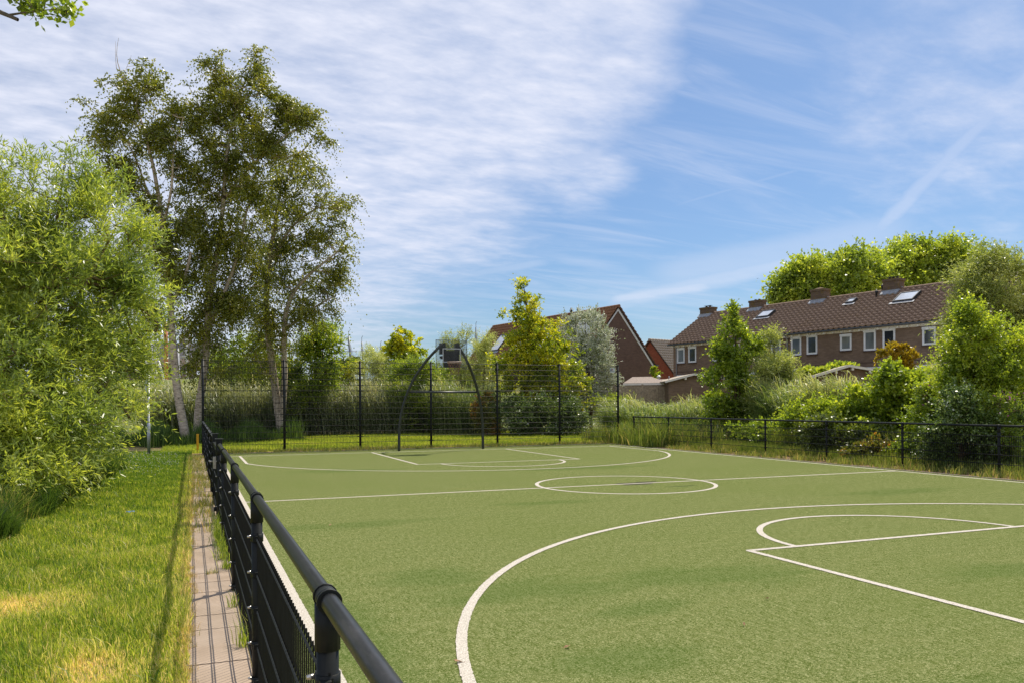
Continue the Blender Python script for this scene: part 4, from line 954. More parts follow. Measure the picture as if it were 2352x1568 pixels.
# the big willow bush on the left
plant('willow_bush', 'huge bright yellow-green willow bush filling the left edge', 'bush',
      [[(60, 1185, 13.2, .12), (70, 1000, 13.4, .10), (90, 800, 13.6, .08), (100, 650, 13.8, .05), (140, 480, 13.8, .02), (150, 380, 13.8, .008)],
       [(60, 1150, 13.2, .08), (180, 980, 14.2, .06), (260, 850, 15, .04), (330, 760, 15.5, .015)], [(60, 1150, 13.2, .08), (20, 900, 12.8, .06), (-20, 600, 12.8, .03)], [(90, 850, 13.6, .06), (200, 650, 14, .035), (270, 520, 14.5, .01)]],
      [B(60, 490, 100, 70, 13.6, 1.0, .45), B(155, 450, 60, 70, 13.8, .9, .5), B(150, 385, 22, 36, 13.8, .4, .6), B(100, 400, 18, 34, 13.7, .4, .5), B(215, 440, 30, 44, 14, .5, .5), B(290, 470, 26, 40, 14.6, .5, .5), B(20, 400, 22, 40, 13.3, .4, .5), B(245, 530, 80, 60, 14.2, 1.0, .55), B(330, 560, 26, 40, 15, .5, .5),
       B(60, 640, 150, 100, 13.4, 1.6), B(220, 650, 100, 80, 14.5, 1.6), B(310, 690, 36, 50, 15, .8), B(345, 740, 22, 16, 15.2, .4, .7), B(330, 640, 20, 26, 15, .4, .6), B(60, 800, 150, 110, 13.3, 1.9), B(240, 800, 80, 70, 15, 1.4), B(300, 850, 36, 26, 15.3, .7, .7), B(60, 960, 150, 100, 12.8, 1.6), B(215, 920, 66, 56, 15.5, 1.3, .8), B(280, 950, 34, 20, 15.6, .6, .6), B(30, 1080, 110, 64, 12.2, 1.2), B(150, 1010, 80, 50, 14.5, 1.2), B(-20, 520, 60, 100, 13, 1.0)],
      2300, L_willow, M_twig, None, lump=.75, rt=.0035, cap=.035, seed=9, up_pen=.5, woodname='stems', foliage='foliage',
      per=6, k=11, L=.115, Wd=.0205, slen=.58, out=.5, up=.42, rnd=.5, droop=.22, wind=(.1, 0, 0), flat=.45)

# ---- behind the far fence
def pl(name, label, cat, x, d, blobs, n, lm, top=None, wood=M_bark, seed=1, r0=.06, lump=.9, foliage='foliage', woodname='stems', **lk):
    ys = [b_[1] for b_ in blobs]; y_top = min(ys); xt = blobs[int(np.argmin(ys))][0]
    yb = 927 - .0054 * (x - 1176) + 1.57 * 1837 / d
    tr = [[(x, yb, d, r0), ((2 * x + xt) / 3, (2 * yb + y_top) / 3, d, r0 * .8), ((x + 2 * xt) / 3, (yb + 2 * y_top) / 3, d, r0 * .5), (xt, y_top, d, r0 * .15)]]
    for b_ in blobs[::2]: tr.append([(x, yb - (yb - b_[1]) * .3, d, r0 * .5), (b_[0], b_[1], d, r0 * .15)])
    dd = dict(per=6, k=7, L=.09, Wd=.05, slen=.46, out=.5, up=.25, rnd=.65, droop=.15, wind=WIND, flat=.4); dd.update(lk)
    return plant(name, label, cat, tr, [B(b_[0], b_[1], b_[2], b_[3], b_[4] if len(b_) > 4 else d, None) for b_ in blobs], int(n * 1.05), lm, wood, None, lump=lump, rt=.004, cap=r0 * .5, seed=seed, foliage=foliage, woodname=woodname, **dd)
NAR = dict(L=.13, Wd=.030, slen=.5, up=.5, droop=.2)     # narrow leaves
pl('oak_tree', 'yellow-green pin oak with a pointed top leaning left, behind the tall fence', 'tree', 1243, 42,
   [(1204, 655, 13, 22), (1218, 695, 30, 22), (1215, 738, 45, 28), (1250, 770, 55, 28), (1200, 785, 50, 24), (1255, 815, 75, 30), (1185, 835, 52, 26), (1280, 860, 70, 38), (1210, 880, 62, 34), (1300, 910, 45, 30), (1240, 920, 60, 28), (1160, 850, 22, 10), (1335, 880, 24, 10), (1305, 800, 22, 10), (1180, 720, 18, 8), (1262, 745, 18, 8)], 620, L_oak, seed=21, r0=.11, lump=.45, foliage='crown', woodname='trunk', L=.12, Wd=.085, k=8, per=7, slen=.42, out=.7, up=.05)
pl('white_poplar', 'silvery white poplar with leaves blown pale, right of the yellow oak', 'tree', 1358, 46,
   [(1345, 745, 38, 28), (1320, 775, 40, 34), (1370, 785, 38, 40), (1345, 830, 55, 42), (1385, 850, 34, 42), (1320, 850, 40, 45), (1365, 900, 52, 40), (1330, 910, 40, 30)], 800, L_silver, seed=22, r0=.10, foliage='crown', woodname='trunk', L=.10, Wd=.062, k=8, per=7, up=.7, slen=.5)
pl('evergreen_hedge', 'dark rounded shrub mass with pale flecked leaves under the oak', 'shrub', 1250, 39,
   [(1185, 945, 38, 34), (1230, 945, 45, 40), (1285, 950, 42, 40), (1325, 955, 32, 34), (1200, 980, 50, 20), (1290, 985, 50, 18)], 900, L_fleck, seed=23, L=.085, Wd=.055, per=7, k=7, slen=.28)
pl('red_shrub', 'small shrub with red-tinged leaves right of the goal frame', 'shrub', 1118, 39, [(1118, 925, 22, 22), (1110, 955, 25, 28), (1130, 975, 24, 24)], 220, L_red, seed=24, slen=.25)
pl('grey_willow', 'grey-green willow rising behind the basketball hoop', 'tree', 1065, 49, [(1052, 775, 30, 24), (1040, 810, 32, 32), (1070, 840, 42, 38), (1050, 890, 50, 36)], 420, L_willow2, seed=25, **NAR)
pl('silvery_willow', 'silvery willow touching the left end of the gabled house roof', 'tree', 1108, 50, [(1115, 785, 22, 34), (1105, 825, 28, 36), (1115, 875, 34, 45), (1105, 920, 40, 30)], 420, L_pale, seed=26, **NAR)
pl('willow_shrub', 'broad green willow shrub behind the left half of the goal frame', 'shrub', 965, 43, [(965, 840, 38, 22), (930, 865, 40, 30), (990, 880, 40, 40), (940, 915, 50, 44), (985, 945, 45, 42), (945, 970, 45, 28)], 900, L_bright, seed=27, L=.12, Wd=.032, slen=.45, up=.35, per=7)
pl('lime_tree', 'round-crowned young tree with large dark yellow-green leaves left of the hoop', 'tree', 925, 52, [(925, 785, 24, 20), (908, 808, 26, 22), (945, 812, 26, 24), (925, 835, 36, 20)], 230, L_oak, seed=28, r0=.07, foliage='crown', woodname='trunk', L=.20, Wd=.15, per=5, k=5, slen=.35, wind=(0, 0, 0))
pl('pale_willow', 'pale feathery willow right of the third tall post', 'tree', 866, 50, [(862, 818, 26, 20), (850, 845, 32, 26), (875, 860, 34, 32), (860, 895, 42, 30)], 420, L_pale, seed=29, **NAR)
pl('alder_shrub', 'bright green leafy shrub under the open birch', 'shrub', 730, 40.5, [(745, 770, 36, 26), (715, 800, 42, 34), (760, 800, 26, 24), (725, 845, 52, 36), (690, 880, 42, 40), (735, 890, 44, 30), (680, 930, 36, 30)], 760, L_bright, seed=30, L=.10, Wd=.075)
pl('elder_shrub', 'dark shrub behind the first tall fence panel', 'shrub', 560, 47, [(505, 850, 36, 28), (550, 860, 42, 30), (600, 862, 36, 28), (500, 890, 30, 26), (560, 890, 60, 24), (640, 870, 30, 34)], 620, L_bright, seed=31, L=.11, Wd=.08)
pl('sallow_shrub', 'dark narrow bush standing in the pale reeds left of the third tall post', 'shrub', 792, 42, [(792, 915, 16, 22), (785, 940, 20, 24), (800, 960, 20, 20)], 150, L_dark, seed=96, L=.1, Wd=.04, slen=.35, up=.6)
pl('rose_shrub', 'low yellowing shrub dotted with red blooms left of the third tall post', 'shrub', 785, 58, [(765, 858, 30, 14), (795, 852, 34, 14), (815, 845, 20, 14), (780, 880, 50, 14)], 420, L_oak, seed=32, L=.12, Wd=.09)
pl('hawthorn_hedge', 'dark green hedge in the gap behind the goal frame between the willows', 'shrub', 1015, 60, [(980, 880, 40, 26), (1020, 870, 40, 28), (1060, 880, 40, 26), (900, 885, 40, 22)], 420, L_bright, seed=94, L=.16, Wd=.12, slen=.6)
pl('birch_undergrowth', 'leafy green undergrowth between the trunks of the second and third birch', 'shrub', 590, 44, [(560, 800, 30, 26), (600, 790, 26, 26), (580, 840, 50, 30), (530, 830, 34, 30), (620, 850, 34, 34)], 300, L_bright, seed=95, L=.10, Wd=.075, slen=.5)
pl('round_bush', 'dark bush peeping over the yellowing shrub beside the masts', 'bush', 812, 60, [(800, 838, 22, 9), (820, 836, 14, 9), (775, 838, 16, 8)], 120, L_dark, seed=33, L=.16, Wd=.12)
pl('climbing_plant', 'green climber hanging at the corner of the brown gable wall', 'plant', 1508, 56, [(1505, 850, 4, 14), (1510, 862, 7, 6)], 24, L_lime, seed=34, L=.12, Wd=.09, slen=.2, r0=.02)
pl('elm_shrub', 'mid green shrubs hiding the foot of the gabled house right of the poplar', 'shrub', 1425, 41, [(1400, 930, 30, 22), (1440, 940, 26, 20), (1415, 960, 40, 24)], 260, L_bright, seed=35, **NAR)
# ---- behind the right fence
pl('alder_tree', 'young alder with a narrow pointed top in front of the terrace', 'tree', 1690, 33,
   [(1690, 715, 10, 24), (1688, 760, 28, 26), (1725, 800, 30, 24), (1665, 800, 30, 28), (1695, 830, 40, 26), (1665, 865, 40, 28), (1700, 885, 48, 30), (1655, 925, 44, 30), (1705, 945, 52, 30), (1645, 965, 32, 22)], 820, L_bright, seed=41, r0=.075, foliage='crown', woodname='trunk', L=.10, Wd=.078, per=6, k=7, slen=.36)
pl('osier', 'silvery green osier with upright shoots right of the alder', 'shrub', 1788, 32, [(1778, 790, 16, 26), (1795, 835, 26, 24), (1765, 850, 34, 34), (1800, 880, 38, 34), (1770, 920, 48, 34), (1810, 945, 44, 34), (1770, 970, 44, 24)], 760, L_willow2, seed=42, L=.12, Wd=.032, slen=.5, up=.6)
pl('dogwood_shrub', 'bright yellow-green shrub in front of the brick shed end', 'shrub', 2075, 24, [(2062, 858, 30, 22), (2095, 880, 32, 26), (2055, 900, 40, 28), (2100, 930, 42, 34), (2050, 955, 46, 32), (2085, 990, 50, 28)], 560, L_lime, seed=43, L=.10, Wd=.085, per=5, k=6, slen=.3)
pl('maple_shrub', 'low leafy shrub with orange-tinted lower leaves left of the yellow-green shrub', 'shrub', 1960, 25, [(1960, 905, 22, 12), (1985, 930, 30, 22), (1940, 945, 46, 22), (1990, 965, 44, 28), (1925, 975, 42, 26), (1975, 1000, 46, 22)], 560, L_lime, seed=44, L=.095, Wd=.08, per=5, k=6, slen=.3)
pl('bramble_thicket', 'dark tangled bramble behind the right railing, reddish at its foot', 'shrub', 1985, 23.5, [(1900, 985, 42, 24), (1960, 1010, 50, 26), (2020, 1010, 46, 32), (1900, 1010, 40, 18), (2080, 1020, 50, 30)], 640, L_dark, seed=45, L=.08, Wd=.06, slen=.3)
pl('red_bramble', 'small reddish bramble low behind the railing panels', 'shrub', 2000, 21.5, [(1985, 1030, 26, 14), (2015, 1020, 20, 18), (1965, 1040, 22, 10)], 70, L_red, seed=46, L=.07, Wd=.05, slen=.22, per=5, k=5)
pl('birch_bush', 'bright green young birch clump at the right edge', 'tree', 2255, 20,
   [(2225, 725, 32, 36), (2205, 800, 34, 34), (2255, 770, 48, 46), (2310, 790, 45, 48), (2230, 850, 58, 44), (2300, 870, 60, 48), (2200, 880, 30, 30), (2245, 930, 66, 36), (2320, 940, 55, 36)], 1250, L_lime, seed=47, r0=.07, foliage='crown', woodname='trunk', L=.055, Wd=.046, per=6, k=8, slen=.34, lump=.6)
pl('tall_willow', 'tall windswept willow rising at the right edge behind the birch clump', 'tree', 2310, 24,
   [(2280, 600, 26, 30), (2240, 640, 40, 34), (2320, 640, 50, 40), (2225, 690, 30, 26), (2270, 700, 60, 40), (2350, 720, 50, 60), (2215, 745, 24, 22), (2255, 760, 50, 40), (2330, 800, 60, 50), (2400, 700, 50, 90)], 1050, L_willow2, seed=48, r0=.10, foliage='crown', woodname='trunk', L=.125, Wd=.026, per=7, k=8, slen=.6, up=.15, droop=.35, wind=(-.7, 0, .1), lump=.7)
pl('viburnum', 'dark shrub with pale grey-backed leaves behind the last railing panels', 'shrub', 2210, 19, [(2190, 930, 40, 40), (2160, 985, 46, 36), (2230, 985, 50, 40), (2300, 1000, 50, 36), (2350, 980, 40, 50), (2200, 1030, 60, 22), (2310, 1040, 60, 22)], 900, L_fleck, seed=49, L=.06, Wd=.045, per=7, k=7, slen=.26)
pl('nettle_patch', 'dense mid-green undergrowth between the yellow-green shrub and the birch clump', 'shrub', 2130, 21.5, [(2130, 900, 30, 26), (2150, 930, 34, 30), (2120, 960, 34, 30), (2140, 1000, 50, 34), (2100, 1030, 46, 20)], 560, L_bright, seed=50, L=.075, Wd=.045, per=6, k=7, slen=.26)
pl('photinia', 'rounded evergreen with orange young leaves in front of the terrace windows', 'shrub', 2066, 31, [(2058, 802, 22, 10), (2035, 815, 16, 8), (2085, 815, 24, 10), (2060, 828, 34, 14), (2075, 850, 26, 14)], 150, L_orange, seed=51, L=.13, Wd=.05, per=6, k=8, slen=.16, up=.9, out=.3, rnd=.45, droop=0, wind=(0, 0, 0))
pl('grape_vine', 'yellow-green vine climbing over the left end of the big brick shed', 'plant', 1878, 36.5, [(1850, 856, 22, 9), (1885, 862, 24, 14), (1880, 880, 20, 16), (1930, 842, 28, 5)], 200, L_lime, seed=52, L=.14, Wd=.12, slen=.2, per=5, k=5)
pl('hop_vine', 'strand of yellow-green climber trailing right of the photinia', 'plant', 2130, 29, [(2115, 860, 22, 8), (2160, 852, 30, 6)], 80, L_lime, seed=53, L=.11, Wd=.09, slen=.2, per=5, k=5)
for j, (x_, d_, bl) in enumerate([(1900, 62, [(1800, 682, 26, 20), (1835, 650, 44, 30), (1870, 630, 49, 34), (1850, 680, 66, 30), (1915, 650, 60, 50), (1960, 620, 49, 40), (1960, 670, 66, 40), (2000, 650, 44, 50), (1900, 685, 66, 25)]),
                                 (2090, 66, [(2030, 610, 55, 36), (2090, 600, 60, 36), (2050, 650, 77, 40), (2120, 650, 71, 45), (2160, 600, 55, 38), (2200, 630, 60, 45), (2250, 620, 55, 45), (2210, 690, 66, 40), (2300, 650, 55, 50), (2080, 680, 66, 30), (2010, 660, 49, 45), (2120, 575, 44, 22), (2190, 570, 38, 18)])]):
    pl('plane_tree', ['big yellow-green plane tree behind the terrace roof, left of its neighbour', 'big broad-leaved tree behind the right end of the terrace roof'][j], 'tree', x_, d_, bl, 1400, L_plane, seed=60 + j, r0=.35, foliage='crown', woodname='trunk',
       L=.21, Wd=.17, per=8, k=7, slen=1.0, lump=.45, out=.6, up=.2, wood=M_greybark)
pl('hazel_shrub', 'mid-green hazel shrub filling the gap between the alder and the railing', 'shrub', 1770, 28.5, [(1745, 995, 55, 26), (1800, 995, 60, 24), (1830, 1000, 50, 20), (1770, 1010, 60, 18)], 420, L_bright, seed=90, L=.085, Wd=.07, slen=.3)
pl('spindle_shrub', 'loose yellow-green shrub behind the railing, between hazel and brambles', 'shrub', 1880, 26, [(1880, 940, 50, 24), (1850, 970, 55, 26), (1905, 975, 55, 26), (1880, 1000, 66, 22)], 480, L_lime, seed=91, L=.085, Wd=.05, slen=.34)
pl('hawthorn_shrub', 'dense green thorn shrub behind the yellow-green dogwood', 'shrub', 2025, 27, [(2010, 905, 37, 20), (2040, 935, 55, 28), (2000, 960, 61, 28), (2110, 930, 48, 32), (2150, 915, 39, 30), (2100, 975, 66, 34)], 620, L_bright, seed=92, L=.075, Wd=.055, slen=.3)
pl('privet_shrub', 'green shrub low in front of the tall willow at the right edge', 'shrub', 2330, 20.5, [(2300, 910, 50, 40), (2345, 910, 48, 60), (2290, 970, 66, 40), (2350, 990, 55, 50)], 560, L_bright, seed=93, L=.06, Wd=.04, slen=.3)
# branch reaching in at the top left from a tree beside the camera
plant('tree_branch', 'leafy branch tip hanging into the top left corner against the sky', 'branch',
      [[(-420, 400, 5.0, .05), (-300, -60, 5.0, .035), (-80, -50, 5.0, .022), (0, 22, 5.0, .016), (46, 46, 5.0, .011)], [(20, 36, 5.0, .008), (60, 8, 5.0, .005), (120, 5, 5.0, .003), (160, 20, 5.0, .002)]],
      [B(105, 14, 40, 10, 5, .15), B(160, 30, 22, 13, 5, .1), B(80, -10, 80, 12, 5, .2), B(75, 32, 12, 6, 5, .06)],
      44, L_bright, M_greybark, None, lump=.2, rt=.0015, cap=.006, seed=77, up_pen=.1, foliage='foliage', woodname='branch', per=3, k=4, L=.045, Wd=.03, slen=.07, out=.3, up=.1, rnd=.6, droop=.1, flat=.3)

# ------------------------------------------------------------------ blades: lawn, long grass, reeds, weeds
def blades(name, label, base, h, w, lean_, mat, tint_, cat='grass', seed=1, curve=.6, yaw=None, segs=2, spread=.5):
    g = np.random.default_rng(seed); n = len(base); a = g.uniform(0, 2 * math.pi, n) if yaw is None else yaw + g.normal(0, .5, n)
    sd = np.stack([np.cos(a), np.sin(a), np.zeros(n)], 1); b2 = g.uniform(0, 2 * math.pi, n)
    ld = np.stack([np.cos(b2), np.sin(b2), np.zeros(n)], 1) * (g.uniform(.05, 1, n) * spread)[:, None] + np.array(lean_)
    H = h[:, None]; Wd = w[:, None]; z = np.array([0, 0, 1.])
    p0 = base; p1 = base + z * H * .55 + ld * H * .22; p2 = base + z * H * (.98 - .25 * curve * np.linalg.norm(ld, axis=1)[:, None]) + ld * H * (.22 + curve * .55)
    V = np.stack([p0 - sd * Wd * .5, p0 + sd * Wd * .5, p1 + sd * Wd * .42, p1 - sd * Wd * .42, p2 + sd * Wd * .06, p2 - sd * Wd * .06], 1).reshape(-1, 3)
    i = np.arange(n)[:, None] * 6; F = np.concatenate([i + np.array([[0, 1, 2, 3]]), i + np.array([[3, 2, 4, 5]])], 0)
    o = fastmesh(name, V, F, mat, None, np.repeat(np.clip(tint_, 0, 1), 6)); tag(o, label, cat, kind='stuff'); return o
def field(x, y, s, ph): return np.sin(x * s + ph) * np.sin(y * s * 1.3 + ph * 2) + .6 * np.sin(x * s * 2.3 + y * s * 1.1 + ph * 3) + .4 * np.sin(y * s * 3.1 - x * s * 2.7 + ph)
def infr(p, m_=150):
    f = p[:, 0] * math.sin(YAW) + p[:, 1] * math.cos(YAW); r = p[:, 0] * math.cos(YAW) - p[:, 1] * math.sin(YAW)
    x = 1176 + 1837 * r / np.maximum(f, .1); y = 927 + 1837 * CAMH / np.maximum(f, .1)
    return (f > 1) & (x > -m_) & (x < 2352 + m_) & (y < 1568 + m_ * 2.2)
def dryness(x, y):
    d = .24 + .05 * field(x, y, 1.1, 1.3) + .09 * field(x, y, 4.1, .4)
    d = d + np.clip((x + .38) / .38, 0, 1) ** 1.5 * .5 * (y < 24)
    d = d + .55 * np.exp(-(((x + 1.25) / .5) ** 2 + ((y - 7.3) / .55) ** 2)) + .5 * np.exp(-(((x + .55) / .3) ** 2 + ((y - 5.2) / .9) ** 2)) + .22 * np.exp(-(((x + 2.1) / .5) ** 2 + ((y - 7.6) / .9) ** 2)) + .16 * np.exp(-(((x + .8) / .35) ** 2 + ((y - 9.6) / .8) ** 2))
    return d - np.clip((y - 13) / 10, 0, 1) * .25
def scatter(n, x0, x1, y0, y1, seed):
    g = np.random.default_rng(seed); p = np.stack([g.uniform(x0, x1, n), g.uniform(y0, y1, n), np.full(n, -.015)], 1); return p[infr(p)], g
# near lawn
p, g_ = scatter(210000, -3.6, -.02, 3.6, 9.5, 1); dr = dryness(p[:, 0], p[:, 1])
keep = g_.uniform(size=len(p)) < np.clip(1.15 - .55 * np.clip(dr - .3, 0, 1.2), .12, 1); p = p[keep]; dr = dr[keep]; n = len(p)
tall = np.clip(field(p[:, 0], p[:, 1], 1.9, 2.2) * .5 + .3 + .6 * (p[:, 0] < -1.9), 0, 1.6)
h = (.05 + .085 * tall) * g_.uniform(.4, 1.35, n) * np.where(dr > .75, .6, 1)
blades('lawn_grass', 'patchy green and dry grass between the left bush and the concrete path', p, h, g_.uniform(.003, .0075, n), (-.1, -.12, 0), B_lawn, dr + g_.normal(0, .30, n), seed=5, spread=1.0)
p, g_ = scatter(230000, -4.5, -.02, 9.5, 29.5, 2); dr = dryness(p[:, 0], p[:, 1]); n = len(p)
h = .075 * g_.uniform(.6, 1.5, n); sc_ = np.clip(p[:, 1] / 10, 1, 3)
blades('lawn_grass', 'mown grass further along the path towards the birches', p, h, g_.uniform(.005, .010, n) * sc_, (-.1, -.1, 0), B_lawn, dr + g_.normal(0, .24, n) - .03, seed=6, spread=1.0)
p, g_ = scatter(26000, -3.6, -.06, 3.6, 12.5, 17); cl_ = field(p[:, 0], p[:, 1], 3.3, 5.1) + g_.normal(0, .5, len(p)); p = p[cl_ > .1]; n = len(p); dr = dryness(p[:, 0], p[:, 1])
blades('lawn_grass', 'longer single blades and tufts standing out of the lawn', p, g_.uniform(.06, .17, n) * np.where(dr > .7, .5, 1), g_.uniform(.004, .0085, n), (-.15, -.2, 0), B_lawn, np.where(g_.uniform(size=n) < .55, g_.uniform(-.1, .25, n), g_.uniform(.45, .85, n)), seed=18, spread=1.3, curve=.9)
# long grass round the willow and by the trees
q = []; g_ = np.random.default_rng(8)
y_ = g_.uniform(9.2, 24, 60000); xe = np.interp(y_, [9, 11, 14, 18, 22, 24], [-2.45, -2.05, -1.95, -1.75, -1.6, -1.9]); x_ = xe - np.abs(g_.normal(0, .75, len(y_))) + .12 * np.sin(y_ * 3)
p = np.stack([x_, y_, np.full(len(y_), -.015)], 1); p = p[infr(p)]; n = len(p)
tag_ = 0; blades('long_grass', 'long green grass at the foot of the willow bush', p, g_.uniform(.15, .66, n) * (.75 + .3 * np.sin(p[:, 1] * 4.1 + p[:, 0] * 5)), g_.uniform(.008, .016, n), (.25, -.25, 0), B_long, g_.uniform(0, .95, n) ** 1.1 * (.7 + .3 * np.sin(p[:, 1] * 2.2 + p[:, 0] * 3)), seed=9, spread=.8, curve=.9)
x_ = g_.uniform(-6.5, 4.6, 20000); p = np.stack([x_, 33.2 + .5 * np.sin(x_ * 2.1) + .4 * np.sin(x_ * 5.3) + g_.uniform(0, 1, 20000) ** .7 * 5.5 + np.clip(x_, 0, 5) * .7, np.zeros(20000)], 1); n = len(p)
blades('long_grass', 'tall dark grass round the feet of the birches', p, g_.uniform(.25, 1.15, n) * (.75 + .3 * np.sin(p[:, 0] * 3.3)), g_.uniform(.014, .028, n), (.05, 0, 0), B_long, g_.uniform(-.2, .6, n), seed=10, spread=.6, curve=.8)
# mown strip behind the tall fence and beyond the right railing
p, g_ = scatter(150000, -1, 22, 28.35, 42, 12); n = len(p)
blades('mown_grass', 'bright mown grass strip behind the tall fence', p, .10 * g_.uniform(.5, 1.6, n), g_.uniform(.012, .024, n), (-.1, -.1, 0), B_lawn, .33 + .1 * field(p[:, 0], p[:, 1], .8, 1) + g_.normal(0, .12, n), seed=13, spread=1.)
p, g_ = scatter(110000, 16.15, 22, 9, 30, 14); n = len(p)
blades('rough_grass', 'rough sunlit grass between the right railing and the shrubs', p, .18 * g_.uniform(.4, 1.8, n), g_.uniform(.008, .018, n), (-.15, 0, 0), B_weed, .36 + .12 * field(p[:, 0], p[:, 1], 1.4, 1) + g_.normal(0, .18, n), seed=15, spread=1.)
# weeds along the kerbs: in tufts
def tufts(name, label, cs, seed, hh=(.08, .3), per=34, rad=.12, wd=(.006, .012), mat=None, dry=.4, lean_=(0, 0, 0)):
    g = np.random.default_rng(seed); c_ = np.repeat(np.array(cs), per, 0); n = len(c_); sz = np.repeat(g.uniform(.5, 1.2, len(cs)), per)
    p = c_ + np.concatenate([g.normal(0, rad, (n, 2)) * sz[:, None], np.zeros((n, 1))], 1)
    return blades(name, label, p, g.uniform(*hh, n) * sz, g.uniform(*wd, n), lean_, mat or B_weed, dry + g.normal(0, .22, n), seed=seed + 1, spread=1.1, curve=.8, cat='weeds')
g_ = np.random.default_rng(20)
tufts('weeds', 'weeds and dry tufts along the soil strip of the right railing', [(15.25 + abs(g_.normal(.45, .28)), y, -.01) for y in g_.uniform(5, 28, 230)], 21, (.05, .26), 40, .13, (.008, .016), dry=.5)
tufts('weeds', 'tall weeds crowding the right corner where the two fences meet', [(g_.uniform(15.3, 18.5), g_.uniform(24.6, 30.0), 0) for _ in range(250)], 22, (.35, 1.05), 44, .2, (.014, .028), dry=.36)
tufts('weeds', 'low weeds along the foot of the tall fence', [(x, 28.0 + g_.normal(0, .14), 0) for x in g_.uniform(.4, 15.8, 210)], 24, (.04, .20), 34, .12, (.01, .02), dry=.55)
tufts('weeds', 'dry weeds growing through the far path slabs', [(g_.uniform(-.15, .33), y, 0) for y in np.r_[g_.uniform(12.5, 26, 110), g_.uniform(10, 12.6, 14)]], 26, (.05, .22), 30, .07, (.004, .009), dry=.62)
tufts('weeds', 'green grass tufts growing under the near railing', [(.30 + g_.normal(0, .02), y, 0) for y in np.r_[g_.uniform(8.0, 11, 26), g_.uniform(5, 8, 3)]], 28, (.08, .26), 34, .035, (.003, .006), dry=.22, mat=B_lawn)
tufts('weeds', 'ragged dry grass overgrowing the left edge of the path', [(-.04 + g_.normal(0, .022), y, 0) for y in g_.uniform(3.8, 20, 230)], 30, (.03, .075), 30, .03, (.002, .004), dry=.95)
tufts('weeds', 'single dry tuft sprouting between two path slabs', [(.13, 7.95, 0), (.18, 7.98, 0)], 32, (.04, .10), 40, .025, (.002, .004), dry=.6)
# clover heads near the pole
g_ = np.random.default_rng(33); p = np.stack([g_.uniform(-2.4, -.3, 420), 19 + 9.5 * g_.uniform(0, 1, 420) ** .7, g_.uniform(.05, .1, 420)], 1)
mb_v = (p[:, None] + np.array([(-.010, 0, 0), (0, -.010, 0), (.010, 0, 0), (0, 0, .013)])[None]).reshape(-1, 3)
tag(fastmesh('clover_flowers', mb_v, np.arange(len(mb_v)).reshape(-1, 4), plain('clover_white', (.6, .58, .48), .8, .2)), 'white clover heads in the grass near the grey pole', 'flowers', kind='stuff')
# reeds
def reeds(name, label, pts, hmin, hmax, mat, seed, lean_=(-.18, 0, 0), kb=7, wl=.030, tint0=.45, ll=(.35, .7)):
    g = np.random.default_rng(seed); n = len(pts); H = g.uniform(hmin, hmax, n); cl = .17 * field(pts[:, 0], pts[:, 1], 1.3, seed); H = H * (1 + cl)
    ln_ = np.stack([g.normal(0, .10, n), g.normal(0, .10, n), np.zeros(n)], 1) + np.array(lean_) * .6
    t = np.tile((np.arange(kb) + 1.0) / kb, (n, 1)) + g.normal(0, .04, (n, kb)); t = np.clip(t, .1, 1)
    base = pts[:, None] + np.array([0, 0, 1.]) * (H[:, None] * t)[..., None] + ln_[:, None] * (H[:, None] * t ** 2)[..., None]
    a = g.uniform(0, 2 * math.pi, (n, kb)); od = np.stack([np.cos(a), np.sin(a), np.zeros((n, kb))], 2) * .55 + np.array(lean_) * 1.6
    l_ = g.uniform(*ll, (n, kb))[..., None]; up_ = np.array([0, 0, 1.]); q1 = base + od * l_ * .45 + up_ * l_ * g.uniform(.35, .6, (n, kb, 1)); q2 = q1 + od * l_ * .55 + up_ * l_ * g.uniform(-.25, .35, (n, kb, 1))
    sd = nrm(np.cross(od + 1e-3, up_ + g.normal(0, .35, (n, kb, 3)))); w = wl * g.uniform(.6, 1.2, (n, kb, 1))
    V = np.stack([base - sd * w * .4, base + sd * w * .4, q1 + sd * w * .5, q1 - sd * w * .5, q2 + sd * w * .05, q2 - sd * w * .05], 2).reshape(-1, 3)
    m_ = n * kb; i = np.arange(m_)[:, None] * 6; F = np.concatenate([i + np.array([[0, 1, 2, 3]]), i + np.array([[3, 2, 4, 5]])], 0)
    ti = (tint0 * t + g.normal(0, .13, (n, kb)) + .9 * cl[:, None]); T_ = np.repeat(ti.ravel(), 6)
    # stems with a plume
    sd2 = np.stack([np.cos(a[:, 0]), np.sin(a[:, 0]), np.zeros(n)], 1) * .009; b0 = pts.copy(); m1 = pts + up_ * (H * .5)[:, None] + ln_ * (H * .25)[:, None]; tp = pts + up_ * (H * 1.04)[:, None] + ln_ * H[:, None]
    V2 = np.stack([b0 - sd2, b0 + sd2, m1 + sd2, m1 - sd2, tp + sd2 * .6, tp - sd2 * .6], 1).reshape(-1, 3); i2 = np.arange(n)[:, None] * 6 + len(V); F2 = np.concatenate([i2 + np.array([[0, 1, 2, 3]]), i2 + np.array([[3, 2, 4, 5]])], 0)
    o = fastmesh(name, np.vstack([V, V2]), np.vstack([F, F2]), mat, None, np.clip(np.r_[T_, np.full(len(V2), .7)], 0, 1)); tag(o, label, 'reeds', kind='stuff'); return o
def band(n, pts, thick, seed):
    """points scattered in a band behind a polyline given in world xy"""
    g = np.random.default_rng(seed); a = np.array(pts, float); s_ = np.r_[0, np.cumsum(np.linalg.norm(np.diff(a, axis=0), axis=1))]; u = g.uniform(0, s_[-1], n)
    x = np.interp(u, s_, a[:, 0]); y = np.interp(u, s_, a[:, 1]); d = g.uniform(0, 1, n) ** .8 * thick; dir_ = nrm(np.stack([x, y], 1)); return np.stack([x + dir_[:, 0] * d, y + dir_[:, 1] * d, np.zeros(n)], 1)
